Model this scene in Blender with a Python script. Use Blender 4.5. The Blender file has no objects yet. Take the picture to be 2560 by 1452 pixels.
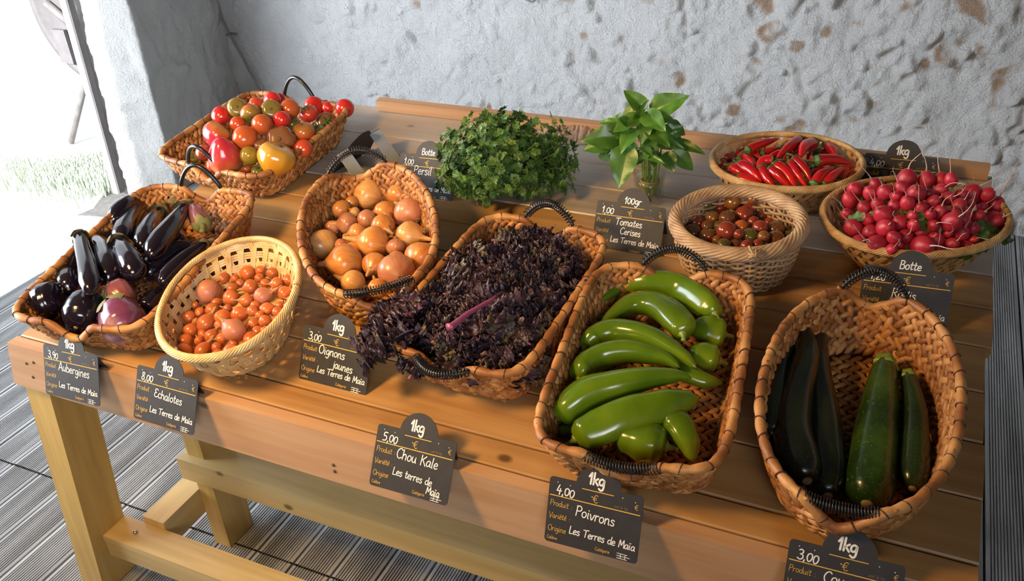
import bpy, math, random
import numpy as np
from mathutils import Matrix, Vector

# ------------------------------------------------------------------ camera
scn = bpy.context.scene
COL = scn.collection
IW, IH, FPX = 2560.0, 1452.0, 2198.957
RC = np.array([[0.91094424, -0.17457715, 0.37376919],
               [0.40948828, 0.49247188, -0.76797838],
               [-0.04999934, 0.85263959, 0.52010172]])
CAM = np.array([0.0, 0.0, 1.78])
cd = bpy.data.cameras.new('camera')
cd.sensor_fit = 'HORIZONTAL'; cd.sensor_width = 36.0
cd.lens = 36.0 * FPX / IW
cd.clip_start = 0.02
cam = bpy.data.objects.new('camera', cd); COL.objects.link(cam)
M4 = Matrix.Identity(4)
for i in range(3):
    for j in range(3): M4[i][j] = RC[i, j]
    M4[i][3] = CAM[i]
cam.matrix_world = M4
scn.camera = cam

# ------------------------------------------------------------------ world, lights, exposure
scn.view_settings.view_transform = 'Standard'
scn.view_settings.look = 'None'
scn.view_settings.gamma = 1.0
scn.view_settings.use_curve_mapping = False
scn.view_settings.exposure = 0.0
wd = bpy.data.worlds.new('daylight_sky'); scn.world = wd; wd.use_nodes = True
bg = wd.node_tree.nodes['Background']
bg.inputs[0].default_value = (0.86, 0.93, 1.0, 1); bg.inputs[1].default_value = 1.6

def light(name, kind, loc, target, energy, color, **kw):
    l = bpy.data.lights.new(name, kind); l.energy = energy; l.color = color
    for k, v in kw.items(): setattr(l, k, v)
    o = bpy.data.objects.new(name, l); COL.objects.link(o)
    o.location = loc
    d = Vector(target) - Vector(loc)
    o.rotation_euler = d.to_track_quat('-Z', 'Y').to_euler()
    return o
light('sun', 'SUN', (-5, -3, 6), (-5.025, -2.15, 5.58), 11.0, (1.0, 0.98, 0.95), angle=0.01)
light('doorway_daylight', 'AREA', (-3.62, 0.75, 1.45), (-1.0, 3.72, 1.30), 125.0, (0.82, 0.91, 1.0),
      shape='RECTANGLE', size=2.0, size_y=2.0, spread=math.radians(130))
light('added_front_fill', 'AREA', (0.7, -1.7, 2.1), (-3.0, 3.5, 1.35), 13.0, (0.92, 0.95, 1.0),  # added fill, no window there; brightens apron, tags and left wall
      shape='RECTANGLE', size=1.6, size_y=1.0, spread=math.radians(62))
light('warm_lamp', 'AREA', (-1.45, 0.25, 1.98), (-0.80, 1.30, 0.8), 15.5, (1.0, 0.61, 0.22),
      shape='DISK', size=0.34, spread=math.radians(115))

# ------------------------------------------------------------------ pixel helpers (measured in the photo, dropped on real surfaces)
TILT = math.radians(8.0)
O3 = np.array([0, .93, .78])
UV = np.array([[1, 0, 0], [0, math.cos(TILT), math.sin(TILT)], [0, -math.sin(TILT), math.cos(TILT)]])
def W(u, v, n=0.0): return O3 + u * UV[0] + v * UV[1] + n * UV[2]
def ray(x, y): return RC @ np.array([(x - IW / 2) / FPX, -(y - IH / 2) / FPX, -1.0])
def hit(x, y, fn):
    """table coordinates (u,v,n) where the view ray meets the surface n = fn(u,v); a ray that only
    grazes a heap stops where it comes closest to it inside the basket"""
    o = UV @ (CAM - O3); d = UV @ ray(x, y)
    t0 = (0.45 - o[2]) / d[2]; t1 = (-0.02 - o[2]) / d[2]
    def g(t):
        p = o + t * d
        return p[2] - fn(p[0], p[1])
    nm = getattr(fn, 'basket', None); best = None; prev = t0
    for k in range(1, 161):
        t = t0 + (t1 - t0) * k / 160; gv = g(t)
        if nm:
            p = o + t * d; q = loc2(nm, p[0], p[1]); ins = max(abs(q[0]), abs(q[1])) < 1.0
            if not ins: prev = t; continue
            if best is None or gv < best[0]: best = (gv, t)
        if gv <= 0:
            lo, hi = prev, t
            for _ in range(30):
                m = (lo + hi) / 2
                if g(m) > 0: lo = m
                else: hi = m
            return o + hi * d
        prev = t
    return o + (best[1] if best else t1) * d
def depth_of(p3): return float((CAM - p3) @ RC[:, 2])
def on_plane(x, y, p0, nrm):
    d = ray(x, y); return CAM + d * (((p0 - CAM) @ nrm) / (d @ nrm))
def project(p):
    c = RC.T @ (np.array(p) - CAM)
    return IW / 2 + FPX * c[0] / -c[2], IH / 2 - FPX * c[1] / -c[2]

rng = random.Random(7)
nr = np.random.RandomState(5)

# ------------------------------------------------------------------ material helpers
def nodes_of(m):
    m.use_nodes = True
    nt = m.node_tree
    return nt, nt.nodes, nt.links, nt.nodes['Principled BSDF']
def rgba(c): return (c[0], c[1], c[2], 1)
def ramp(N, L, fac, stops):
    r = N.new('ShaderNodeValToRGB')
    els = r.color_ramp.elements
    while len(els) < len(stops): els.new(0.5)
    for e, (p, c) in zip(els, stops): e.position = p; e.color = rgba(c)
    L.new(fac, r.inputs[0]); return r.outputs[0]
def coords(N, L, scale=(1, 1, 1), kind='Object'):
    tc = N.new('ShaderNodeTexCoord'); mp = N.new('ShaderNodeMapping')
    mp.inputs['Scale'].default_value = scale
    L.new(tc.outputs[kind], mp.inputs[0]); return mp.outputs[0]
def noise(N, L, vec, scale, detail=4, rough=.55):
    n = N.new('ShaderNodeTexNoise'); n.inputs['Scale'].default_value = scale
    n.inputs['Detail'].default_value = detail; n.inputs['Roughness'].default_value = rough
    L.new(vec, n.inputs['Vector']); return n.outputs[0]
def math_n(N, L, op, a, b):
    m = N.new('ShaderNodeMath'); m.operation = op
    for i, q in enumerate((a, b)):
        if isinstance(q, (int, float)): m.inputs[i].default_value = q
        else: L.new(q, m.inputs[i])
    return m.outputs[0]
def mixc(N, L, fac, a, b, mode='MIX'):
    m = N.new('ShaderNodeMix'); m.data_type = 'RGBA'; m.blend_type = mode
    for s, q in ((m.inputs[0], fac), (m.inputs[6], a), (m.inputs[7], b)):
        if isinstance(q, (int, float)): s.default_value = q
        elif isinstance(q, tuple): s.default_value = rgba(q)
        else: L.new(q, s)
    return m.outputs[2]
def bump(N, L, B, h, strength, dist=.002):
    b = N.new('ShaderNodeBump'); b.inputs['Strength'].default_value = strength
    b.inputs['Distance'].default_value = dist
    L.new(h, b.inputs['Height']); L.new(b.outputs[0], B.inputs['Normal'])
def mk(name, stops, scale=20, stretch=(1, 1, 1), rough=.5, bmp=0, bscale=60, bdist=.002, detail=4,
       spec=.5, coat=0, vary=0.0, trans=0.0, metal=0.0, sss=0.0):
    m = bpy.data.materials.new(name); nt, N, L, B = nodes_of(m)
    v = coords(N, L, stretch)
    if len(stops) == 1:
        B.inputs['Base Color'].default_value = rgba(stops[0]); c = None
        oc = None
    else:
        k = len(stops) - 1
        oc = ramp(N, L, noise(N, L, v, scale, detail), [(.3 + .4 * i / k, s) for i, s in enumerate(stops)])
    if vary and oc is not None:
        oi = N.new('ShaderNodeObjectInfo')
        hs = N.new('ShaderNodeHueSaturation')
        L.new(oc, hs.inputs['Color'])
        L.new(math_n(N, L, 'MULTIPLY_ADD', oi.outputs['Random'], vary), hs.inputs['Value'])
        hs.inputs['Value'].links[0].from_node.inputs[2].default_value = 1 - vary / 2
        oc = hs.outputs[0]
    if oc is not None: L.new(oc, B.inputs['Base Color'])
    B.inputs['Roughness'].default_value = rough
    B.inputs['Specular IOR Level'].default_value = spec
    B.inputs['Metallic'].default_value = metal
    if coat: B.inputs['Coat Weight'].default_value = coat; B.inputs['Coat Roughness'].default_value = .08
    if sss:
        B.inputs['Subsurface Weight'].default_value = sss; B.inputs['Subsurface Scale'].default_value = .01
        B.inputs['Subsurface Radius'].default_value = (1, .4, .2)
    if bmp: bump(N, L, B, noise(N, L, v, bscale, 5), bmp, bdist)
    return m

def mk_wood(name, dark, mid, light_, rough=.45, axis=0, knots=True, spec=.5, coat=0):
    m = bpy.data.materials.new(name); nt, N, L, B = nodes_of(m)
    st = [22, 22, 22]; st[axis] = 1.2
    v = coords(N, L, tuple(st))
    g1 = noise(N, L, v, 1.6, 6, .6)
    st2 = [5, 5, 5]; st2[axis] = .8
    g2 = noise(N, L, coords(N, L, tuple(st2)), 1.3, 3)
    f = math_n(N, L, 'ADD', math_n(N, L, 'MULTIPLY', g1, .55), math_n(N, L, 'MULTIPLY', g2, .45))
    c = ramp(N, L, f, [(.33, dark), (.5, mid), (.66, light_)])
    if knots:
        vo = N.new('ShaderNodeTexVoronoi'); vo.inputs['Scale'].default_value = 4.2
        s3 = [1, 1.6, 1.6]; s3[0], s3[axis] = s3[axis], 1
        L.new(coords(N, L, tuple(s3)), vo.inputs['Vector'])
        k = ramp(N, L, vo.outputs['Distance'], [(.035, (1, 1, 1)), (.075, (0, 0, 0))])
        c = mixc(N, L, k, c, tuple(x * .38 for x in dark))
    L.new(c, B.inputs['Base Color'])
    B.inputs['Roughness'].default_value = rough; B.inputs['Specular IOR Level'].default_value = spec
    if coat: B.inputs['Coat Weight'].default_value = coat; B.inputs['Coat Roughness'].default_value = .3
    bump(N, L, B, g1, .25, .0015)
    return m

MT = {}
MT['table'] = mk_wood('pine_table', (.30, .145, .05), (.43, .235, .085), (.54, .32, .13), .36, coat=.35)
MT['table_grey'] = mk_wood('greyed_pine', (.34, .27, .21), (.45, .37, .30), (.54, .46, .39), .36, coat=.35)
MT['apron'] = mk_wood('pine_apron', (.38, .20, .10), (.48, .28, .15), (.55, .34, .20), .5)
MT['legz'] = mk_wood('yellow_pine_upright', (.38, .22, .06), (.50, .31, .085), (.58, .39, .13), .5, axis=2)
MT['legx'] = mk_wood('yellow_pine_rail', (.42, .27, .09), (.54, .37, .14), (.62, .46, .22), .45, coat=.5)
MT['legy'] = mk_wood('yellow_pine_side_rail', (.42, .27, .09), (.54, .37, .14), (.62, .46, .22), .45, axis=1, coat=.5)
MT['deck'] = mk('weathered_deck', [(.185, .18, .178), (.305, .303, .305), (.44, .445, .455)], 2.2, (9, .9, 9), .55, .15, 40, spec=.6)
MT['braid_dark'] = mk('hyacinth_backing', [(.055, .02, .008), (.11, .042, .014)], 60, rough=.8)
MT['bamboo'] = mk('pale_bamboo', [(.50, .31, .12), (.66, .45, .20), (.76, .56, .30)], 30, rough=.42, bmp=.2, bscale=200)
MT['bamboo2'] = mk('honey_bamboo', [(.36, .19, .07), (.55, .33, .13), (.70, .49, .25)], 30, rough=.42, bmp=.2, bscale=200)
MT['willow'] = mk('willow_wicker', [(.32, .18, .09), (.47, .29, .15), (.58, .39, .23)], 30, rough=.5, bmp=.3, bscale=150)
MT['wire'] = mk('black_wire', [(.012, .011, .011)], rough=.28, spec=.6)
MT['slate'] = mk('tag_board', [(.022, .020, .022), (.032, .028, .028)], 40, rough=.55)
MT['tagback'] = mk('tag_back', [(.33, .36, .40), (.38, .41, .45)], 40, rough=.5)
MT['chalk'] = mk('white_marker', [(.80, .78, .74)], rough=.6)
MT['gold'] = mk('gold_print', [(.66, .40, .06)], rough=.55)
MT['greyprint'] = mk('faint_print', [(.22, .16, .07)], rough=.6)
MT['wallwhite'] = None
MT['aub'] = mk('aubergine_black', [(.006, .004, .010), (.010, .006, .014)], 12, rough=.16, spec=.55, coat=.4)
MT['aubv'] = None
MT['calyx_dry'] = mk('dry_calyx', [(.10, .075, .04), (.20, .15, .07), (.28, .23, .10)], 40, rough=.75, bmp=.5, bscale=120)
MT['calyx_green'] = mk('aubergine_green_calyx', [(.13, .13, .04), (.23, .24, .08)], 40, rough=.6, bmp=.4, bscale=120)
MT['stem_green'] = mk('green_stem', [(.05, .11, .02), (.10, .20, .04)], 40, rough=.5)
MT['pepper'] = mk('green_pepper', [(.060, .125, .004), (.10, .175, .006), (.16, .225, .008)], 9, rough=.2, bmp=.12, bscale=14, bdist=.006, coat=.25, vary=.3)
MT['pepper_stem'] = mk('pepper_stem', [(.16, .24, .03), (.24, .33, .06)], 30, rough=.4)
MT['chili'] = mk('red_chili', [(.42, .006, .012), (.55, .010, .014), (.60, .02, .012)], 12, rough=.2, coat=.3, vary=.4)
MT['radish'] = mk('radish_skin', [(.36, .012, .028), (.45, .020, .042), (.52, .045, .065)], 25, rough=.33, vary=.35, bmp=.15, bscale=60)
MT['root'] = mk('pale_root', [(.62, .38, .33), (.72, .56, .47)], 30, rough=.6)
MT['leaf_rad'] = mk('radish_leaf', [(.05, .11, .02), (.11, .19, .04)], 30, rough=.5, bmp=.4, bscale=60)
MT['basil'] = mk('basil_leaf', [(.028, .085, .008), (.06, .15, .014), (.105, .22, .028)], 14, rough=.35, bmp=.5, bscale=50, vary=.5)
MT['parsley'] = mk('parsley_leaf', [(.035, .09, .012), (.07, .15, .022), (.14, .24, .04)], 18, rough=.45, vary=.6)
MT['parsley_pale'] = mk('parsley_young_leaf', [(.14, .25, .04), (.26, .34, .06)], 18, rough=.45, vary=.4)
MT['kale'] = mk('purple_kale', [(.020, .010, .015), (.042, .020, .029), (.088, .047, .053)], 26, rough=.38, bmp=.6, bscale=90, vary=.8, spec=.55)
MT['kale_g'] = mk('bronze_kale', [(.05, .03, .03), (.10, .07, .045), (.15, .115, .06)], 26, rough=.42, bmp=.6, bscale=90, vary=.6)
MT['kale_stem'] = mk('kale_stem', [(.20, .035, .09), (.32, .08, .16)], 20, rough=.4)
MT['water'] = None
MT['paper'] = mk('kraft_paper', [(.30, .19, .13), (.42, .28, .20)], 8, rough=.7, bmp=.4, bscale=40)
MT['metal_grey'] = mk('grey_metal', [(.30, .31, .33), (.40, .41, .43)], 10, rough=.5)
MT['rust'] = mk('old_iron', [(.13, .12, .125), (.17, .16, .165)], 14, rough=.7, bmp=.5, bscale=60)
MT['cable'] = mk('grey_cable', [(.13, .12, .12), (.20, .19, .18)], 30, rough=.6)
MT['ground'] = mk('pale_gravel', [(.74, .73, .70), (.82, .81, .79)], 30, rough=.9, bmp=.6, bscale=90, bdist=.01)
MT['grass'] = mk('grass', [(.56, .62, .50), (.66, .72, .60)], 10, rough=.6)
MT['paint'] = mk('white_paint', [(.78, .77, .74), (.85, .84, .82)], 8, rough=.5)
MT['roof'] = mk_wood('dark_roof_boards', (.05, .035, .022), (.08, .055, .035), (.11, .08, .05), .7)
MT['dull_wall'] = mk('dark_grey_plaster', [(.26, .25, .24), (.33, .32, .30)], 4, rough=.9)  # dark grey so the unseen walls reflect less light
MT['screw'] = mk('zinc_screw', [(.45, .44, .42)], rough=.3, metal=.9)
MT['twine'] = mk('twine', [(.45, .30, .14), (.55, .40, .22)], 60, rough=.8)

def mk_braid():
    m = bpy.data.materials.new('water_hyacinth'); nt, N, L, B = nodes_of(m)
    at = N.new('ShaderNodeAttribute'); at.attribute_name = 'tone'
    v = coords(N, L, (1, 1, 1)); n1 = noise(N, L, v, 90, 4)
    f = math_n(N, L, 'ADD', math_n(N, L, 'MULTIPLY', at.outputs['Fac'], .7), math_n(N, L, 'MULTIPLY', n1, .3))
    L.new(ramp(N, L, f, [(.0, (.06, .022, .008)), (.12, (.22, .075, .018)), (.5, (.41, .165, .042)), (.85, (.56, .275, .09))]), B.inputs['Base Color'])
    B.inputs['Roughness'].default_value = .5
    bump(N, L, B, noise(N, L, v, 170, 5), .5, .0015); return m
MT['braid'] = mk_braid()

def mk_aub_violet(name, a, b, c):
    m = bpy.data.materials.new(name); nt, N, L, B = nodes_of(m)
    v = coords(N, L, (9, 9, 9))
    L.new(ramp(N, L, noise(N, L, v, 1.0, 5, .6), [(.34, a), (.52, b), (.70, c)]), B.inputs['Base Color'])
    B.inputs['Roughness'].default_value = .22; B.inputs['Coat Weight'].default_value = .3
    return m
MT['aubv'] = mk_aub_violet('violet_aubergine', (.085, .018, .06), (.17, .045, .11), (.42, .26, .25))
MT['aubp'] = mk_aub_violet('pink_aubergine', (.17, .05, .075), (.24, .08, .10), (.30, .12, .13))

def mk_court(name, dark, light_):
    m = bpy.data.materials.new(name); nt, N, L, B = nodes_of(m)
    v = coords(N, L, (1, 1, 1))
    a = noise(N, L, v, 240, 3); b = noise(N, L, v, 10, 3)
    c = mixc(N, L, ramp(N, L, b, [(.42, (0, 0, 0)), (.68, (1, 1, 1))]), dark, light_)
    c = mixc(N, L, ramp(N, L, a, [(.60, (0, 0, 0)), (.70, (.5, .5, .5))]), c, tuple(min(1, x * 2.6) for x in light_))
    L.new(c, B.inputs['Base Color']); B.inputs['Roughness'].default_value = .27
    B.inputs['Coat Weight'].default_value = .2
    bump(N, L, B, a, .08, .001)
    return m
MT['blossom'] = mk('blossom_end', [(.20, .13, .06), (.30, .22, .11)], 60, rough=.7)
MT['court_d'] = mk_court('dark_courgette', (.006, .010, .008), (.014, .022, .012))
MT['court_g'] = mk_court('green_courgette', (.012, .035, .006), (.05, .10, .012))
MT['court_m'] = mk_court('mid_courgette', (.010, .022, .006), (.022, .045, .010))

def mk_fruit(name, bottom, mid, top, nscale=7, rough=.2, spread=.012):
    """colour runs from blossom end to shoulder along the fruit's own axis, blurred by noise"""
    m = bpy.data.materials.new(name); nt, N, L, B = nodes_of(m)
    tc = N.new('ShaderNodeTexCoord'); sp = N.new('ShaderNodeSeparateXYZ')
    L.new(tc.outputs['Generated'], sp.inputs[0])
    nz = noise(N, L, tc.outputs['Object'], nscale * 6, 3)
    f = math_n(N, L, 'ADD', sp.outputs[2], math_n(N, L, 'MULTIPLY', math_n(N, L, 'SUBTRACT', nz, .5), .7))
    c = ramp(N, L, f, [(.25, bottom), (.6, mid), (.95, top)])
    L.new(c, B.inputs['Base Color']); B.inputs['Roughness'].default_value = rough
    B.inputs['Coat Weight'].default_value = .25
    B.inputs['Subsurface Weight'].default_value = .06; B.inputs['Subsurface Scale'].default_value = .01
    return m
FR = {
 'red': mk_fruit('tomato_red', (.52, .025, .018), (.50, .035, .02), (.44, .06, .02)),
 'orange': mk_fruit('tomato_orange', (.52, .065, .02), (.50, .10, .025), (.36, .15, .03)),
 'olive': mk_fruit('tomato_olive', (.48, .10, .03), (.34, .17, .03), (.20, .15, .03)),
 'green': mk_fruit('tomato_green', (.30, .20, .02), (.27, .20, .02), (.14, .13, .02)),
 'yellow': mk_fruit('tomato_yellow', (.62, .26, .015), (.60, .27, .02), (.55, .30, .05)),
 'beef': mk_fruit('tomato_beef', (.52, .03, .05), (.50, .10, .04), (.42, .20, .05)),
 'brown': mk_fruit('tomato_brown', (.36, .06, .03), (.30, .07, .03), (.20, .08, .03)),
 'blush': mk_fruit('tomato_blush', (.50, .10, .025), (.42, .09, .04), (.27, .10, .07)),
 'c_red': mk_fruit('cherry_brownred', (.24, .035, .015), (.20, .04, .018), (.13, .055, .018)),
 'c_orange': mk_fruit('cherry_orange', (.40, .09, .015), (.36, .085, .018), (.22, .085, .02)),
 'c_olive': mk_fruit('cherry_olive', (.22, .075, .02), (.16, .085, .02), (.10, .085, .015)),
}
def mk_onion(name, dark, mid, light_, rough=.3, streak=26):
    m = bpy.data.materials.new(name); nt, N, L, B = nodes_of(m)
    tc = N.new('ShaderNodeTexCoord')
    gr = N.new('ShaderNodeTexGradient'); gr.gradient_type = 'RADIAL'
    L.new(tc.outputs['Object'], gr.inputs[0])
    sp = N.new('ShaderNodeSeparateXYZ'); L.new(tc.outputs['Object'], sp.inputs[0])
    cb = N.new('ShaderNodeCombineXYZ')
    L.new(math_n(N, L, 'MULTIPLY', gr.outputs['Fac'], streak), cb.inputs[0])
    L.new(math_n(N, L, 'MULTIPLY', sp.outputs[2], 14), cb.inputs[2])
    st = noise(N, L, cb.outputs[0], 1.7, 5, .6)
    pt_ = noise(N, L, tc.outputs['Object'], 34, 3)
    f = math_n(N, L, 'ADD', math_n(N, L, 'MULTIPLY', st, .55), math_n(N, L, 'MULTIPLY', pt_, .45))
    c = ramp(N, L, f, [(.34, dark), (.5, mid), (.68, light_)])
    oi = N.new('ShaderNodeObjectInfo'); hs = N.new('ShaderNodeHueSaturation')
    L.new(c, hs.inputs['Color'])
    q = N.new('ShaderNodeMath'); q.operation = 'MULTIPLY_ADD'; L.new(oi.outputs['Random'], q.inputs[0])
    q.inputs[1].default_value = .35; q.inputs[2].default_value = .82
    L.new(q.outputs[0], hs.inputs['Value'])
    L.new(hs.outputs[0], B.inputs['Base Color'])
    B.inputs['Roughness'].default_value = rough; B.inputs['Coat Weight'].default_value = .12
    B.inputs['Subsurface Weight'].default_value = .05; B.inputs['Subsurface Scale'].default_value = .008
    bump(N, L, B, st, .12, .001)
    return m
MT['onion'] = mk_onion('onion_skin', (.42, .14, .03), (.56, .22, .055), (.66, .33, .11))
MT['onion_pale'] = mk_onion('pale_onion_skin', (.52, .22, .06), (.64, .33, .11), (.74, .48, .22))
MT['onion_pink'] = mk_onion('pink_onion_skin', (.42, .13, .06), (.52, .20, .10), (.62, .30, .17))
MT['shallot'] = mk_onion('shallot_skin', (.36, .075, .02), (.50, .125, .035), (.58, .20, .06), .28, 14)
MT['shallot_pink'] = mk_onion('pink_shallot_skin', (.40, .12, .07), (.50, .18, .11), (.60, .28, .18), .42, 14)
MT['neck'] = mk('dry_neck', [(.42, .19, .06), (.58, .34, .13)], 60, rough=.6, bmp=.5, bscale=160)
MT['tuft'] = mk('root_tuft', [(.45, .30, .15), (.58, .43, .24)], 90, rough=.8)
MT['scar'] = mk('stem_scar', [(.07, .05, .02), (.13, .10, .04)], 60, rough=.7)

def mk_clear(name, tint, ior):
    """thin clear wall: lets light through, reflects by Fresnel"""
    m = bpy.data.materials.new(name); m.use_nodes = True; nt = m.node_tree; N, L = nt.nodes, nt.links
    N.remove(N['Principled BSDF']); out = N['Material Output']
    t = N.new('ShaderNodeBsdfTransparent'); t.inputs[0].default_value = rgba(tint)
    g = N.new('ShaderNodeBsdfGlossy'); g.inputs['Roughness'].default_value = .03
    lw = N.new('ShaderNodeLayerWeight'); lw.inputs['Blend'].default_value = .5
    f = math_n(N, L, 'MULTIPLY_ADD', math_n(N, L, 'POWER', lw.outputs['Facing'], 4.0), ior - .9); f.node.inputs[2].default_value = .03
    x = N.new('ShaderNodeMixShader'); L.new(f, x.inputs[0]); L.new(t.outputs[0], x.inputs[1]); L.new(g.outputs[0], x.inputs[2])
    L.new(x.outputs[0], out.inputs['Surface']); return m
MT['glass'] = mk_clear('clear_glass', (.93, .95, .94), 1.5)
MT['water'] = mk_clear('water', (.90, .93, .86), 1.33)
def mk_wall(name, base, ochre, pinkish):
    m = bpy.data.materials.new(name); nt, N, L, B = nodes_of(m)
    at = N.new('ShaderNodeAttribute'); at.attribute_name = 'bare'
    v = coords(N, L, (1, 1, 1))
    n1 = noise(N, L, v, 9, 5); n2 = noise(N, L, v, 110, 4)
    c = ramp(N, L, n1, [(.35, tuple(x * .93 for x in base)), (.6, base)])
    oc = mixc(N, L, n1, ochre, pinkish)
    c = mixc(N, L, at.outputs['Fac'], c, oc)
    L.new(c, B.inputs['Base Color']); B.inputs['Roughness'].default_value = .9
    B.inputs['Specular IOR Level'].default_value = .25
    hh = math_n(N, L, 'ADD', math_n(N, L, 'MULTIPLY', n2, .5), noise(N, L, v, 34, 8, .74))
    bump(N, L, B, hh, 1.0, .034)
    return m
MT['wallwhite'] = mk_wall('limewashed_rubble', (.80, .80, .80), (.40, .25, .12), (.50, .37, .31))
MT['wallgrey'] = mk_wall('old_lime_plaster', (.72, .705, .68), (.54, .44, .36), (.58, .49, .42))

# ------------------------------------------------------------------ mesh helpers
class MB:
    def __init__(s): s.V = []; s.F = []; s.n = 0; s.tones = []
    def add(s, V, F):
        V = np.asarray(V, float).reshape(-1, 3)
        s.V.append(V); k = s.n
        s.F.extend([tuple(int(i) + k for i in f) for f in F]); s.n += len(V); return s
    def grid(s, G, cu=False, cv=False, caps=False):
        G = np.asarray(G); r, c = G.shape[:2]; F = []
        for i in range(r if cu else r - 1):
            i2 = (i + 1) % r
            for j in range(c if cv else c - 1):
                j2 = (j + 1) % c
                F.append((i * c + j, i * c + j2, i2 * c + j2, i2 * c + j))
        if caps and cv:
            F.append(tuple(range(c - 1, -1, -1))); F.append(tuple((r - 1) * c + j for j in range(c)))
        return s.add(G, F)
    def box(s, lo, hi, M=None):
        x0, y0, z0 = lo; x1, y1, z1 = hi
        V = np.array([(x0, y0, z0), (x1, y0, z0), (x1, y1, z0), (x0, y1, z0), (x0, y0, z1), (x1, y0, z1), (x1, y1, z1), (x0, y1, z1)], float)
        if M is not None: V = V @ M[:3, :3].T + M[:3, 3]
        return s.add(V, [(3, 2, 1, 0), (4, 5, 6, 7), (0, 1, 5, 4), (1, 2, 6, 5), (2, 3, 7, 6), (3, 0, 4, 7)])
    def tube(s, P, R, seg=8, closed=False, caps=True, shape=None):
        P = np.asarray(P, float); k = len(P)
        R = np.full(k, R, float) if np.isscalar(R) else np.asarray(R, float)
        if closed: T = np.roll(P, -1, 0) - np.roll(P, 1, 0)
        else: T = np.gradient(P, axis=0)
        T /= np.linalg.norm(T, axis=1)[:, None] + 1e-12
        a = np.array([0, 0, 1.0])
        if abs(T[0] @ a) > .9: a = np.array([1.0, 0, 0])
        N = np.zeros_like(P); N[0] = np.cross(T[0], a); N[0] /= np.linalg.norm(N[0])
        for i in range(1, k):
            q = N[i - 1] - T[i] * (N[i - 1] @ T[i]); N[i] = q / (np.linalg.norm(q) + 1e-12)
        Bn = np.cross(T, N)
        th = np.linspace(0, 2 * math.pi, seg, endpoint=False)
        rr = np.ones((k, seg)) if shape is None else shape(np.linspace(0, 1, k)[:, None], th[None, :])
        G = P[:, None, :] + (R[:, None] * rr)[:, :, None] * (np.cos(th)[None, :, None] * N[:, None, :] + np.sin(th)[None, :, None] * Bn[:, None, :])
        return s.grid(G, cu=closed, cv=True, caps=caps and not closed)
    def lathe(s, prof, seg=16, rfun=None):
        prof = np.asarray(prof, float); th = np.linspace(0, 2 * math.pi, seg, endpoint=False)
        r = prof[:, 0][:, None] * np.ones(seg)[None]; z = prof[:, 1][:, None] * np.ones(seg)[None]
        if rfun is not None: r, z = rfun(r, z, th[None, :])
        G = np.stack([r * np.cos(th), r * np.sin(th), z], -1)
        return s.grid(G, cv=True, caps=True)
    def mesh(s, name, mat, smooth=True):
        me = bpy.data.meshes.new(name)
        me.from_pydata(np.concatenate(s.V).tolist() if s.V else [], [], s.F)
        if smooth: me.polygons.foreach_set('use_smooth', [True] * len(me.polygons))
        if mat is not None: me.materials.append(mat)
        if s.tones:
            at = me.attributes.new('tone', 'FLOAT', 'POINT'); at.data.foreach_set('value', np.concatenate(s.tones).astype(np.float32))
        me.update(); return me
    def build(s, name, mat, parent=None, smooth=True, label=None):
        return obj(name, s.mesh(name, mat, smooth), parent, label)
def obj(name, me, parent=None, label=None):
    o = bpy.data.objects.new(name, me); COL.objects.link(o)
    if parent is not None: o.parent = parent
    if label: o['label'] = label
    return o
def tag(o, label, cat, group=None, kind=None):
    o['label'] = label; o['category'] = cat
    if group: o['group'] = group
    if kind: o['kind'] = kind
    return o
def empty(name, mat, label, cat, group=None):
    o = bpy.data.objects.new(name, None); COL.objects.link(o)
    o.empty_display_size = .05; o.matrix_world = mat
    return tag(o, label, cat, group)
def struct(o): o['kind'] = 'structure'; return o
def m4(R, p):
    M = Matrix.Identity(4)
    for i in range(3):
        for j in range(3): M[i][j] = float(R[i][j])
        M[i][3] = float(p[i])
    return M
def frame_uvn(u, v, n, rot=0.0):
    """matrix of a frame on the table top: x,y in the top, z out of it, turned by rot"""
    c, s_ = math.cos(rot), math.sin(rot)
    X = c * UV[0] + s_ * UV[1]; Y = -s_ * UV[0] + c * UV[1]
    return m4(np.stack([X, Y, UV[2]], 1), W(u, v, n))
def frame_axis(p, z, spin=0.0):
    z = np.asarray(z, float); z = z / np.linalg.norm(z)
    a = np.array([0, 0, 1.0]) if abs(z[2]) < .9 else np.array([1.0, 0, 0])
    x = np.cross(a, z); x /= np.linalg.norm(x); y = np.cross(z, x)
    x2 = math.cos(spin) * x + math.sin(spin) * y; y2 = np.cross(z, x2)
    return m4(np.stack([x2, y2, z], 1), p)
def smooth_path(P, k=8, closed=False):
    P = np.asarray(P, float); n = len(P); out = []
    if n < 3 and not closed:
        return np.array([P[0] + (P[-1] - P[0]) * t for t in np.linspace(0, 1, k + 1)])
    rngi = range(n if closed else n - 1)
    for i in rngi:
        p0 = P[i - 1] if (closed or i > 0) else 2 * P[0] - P[1]
        p1 = P[i]; p2 = P[(i + 1) % n]
        p3 = P[(i + 2) % n] if (closed or i + 2 < n) else 2 * P[-1] - P[-2]
        for t in np.linspace(0, 1, k, endpoint=False):
            out.append(.5 * ((2 * p1) + (p2 - p0) * t + (2 * p0 - 5 * p1 + 4 * p2 - p3) * t * t + (3 * p1 - p0 - 3 * p2 + p3) * t ** 3))
    if not closed: out.append(P[-1])
    return np.array(out)
def dup(o, mat=None, parent=None):
    c = o.copy(); COL.objects.link(c)
    for k in list(c.keys()): del c[k]
    c.parent = parent
    if mat is not None: c.matrix_world = mat
    for ch in o.children:
        d = ch.copy(); COL.objects.link(d); d.parent = c; d.matrix_parent_inverse = Matrix.Identity(4)
        d.matrix_basis = ch.matrix_basis
    return c

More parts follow.
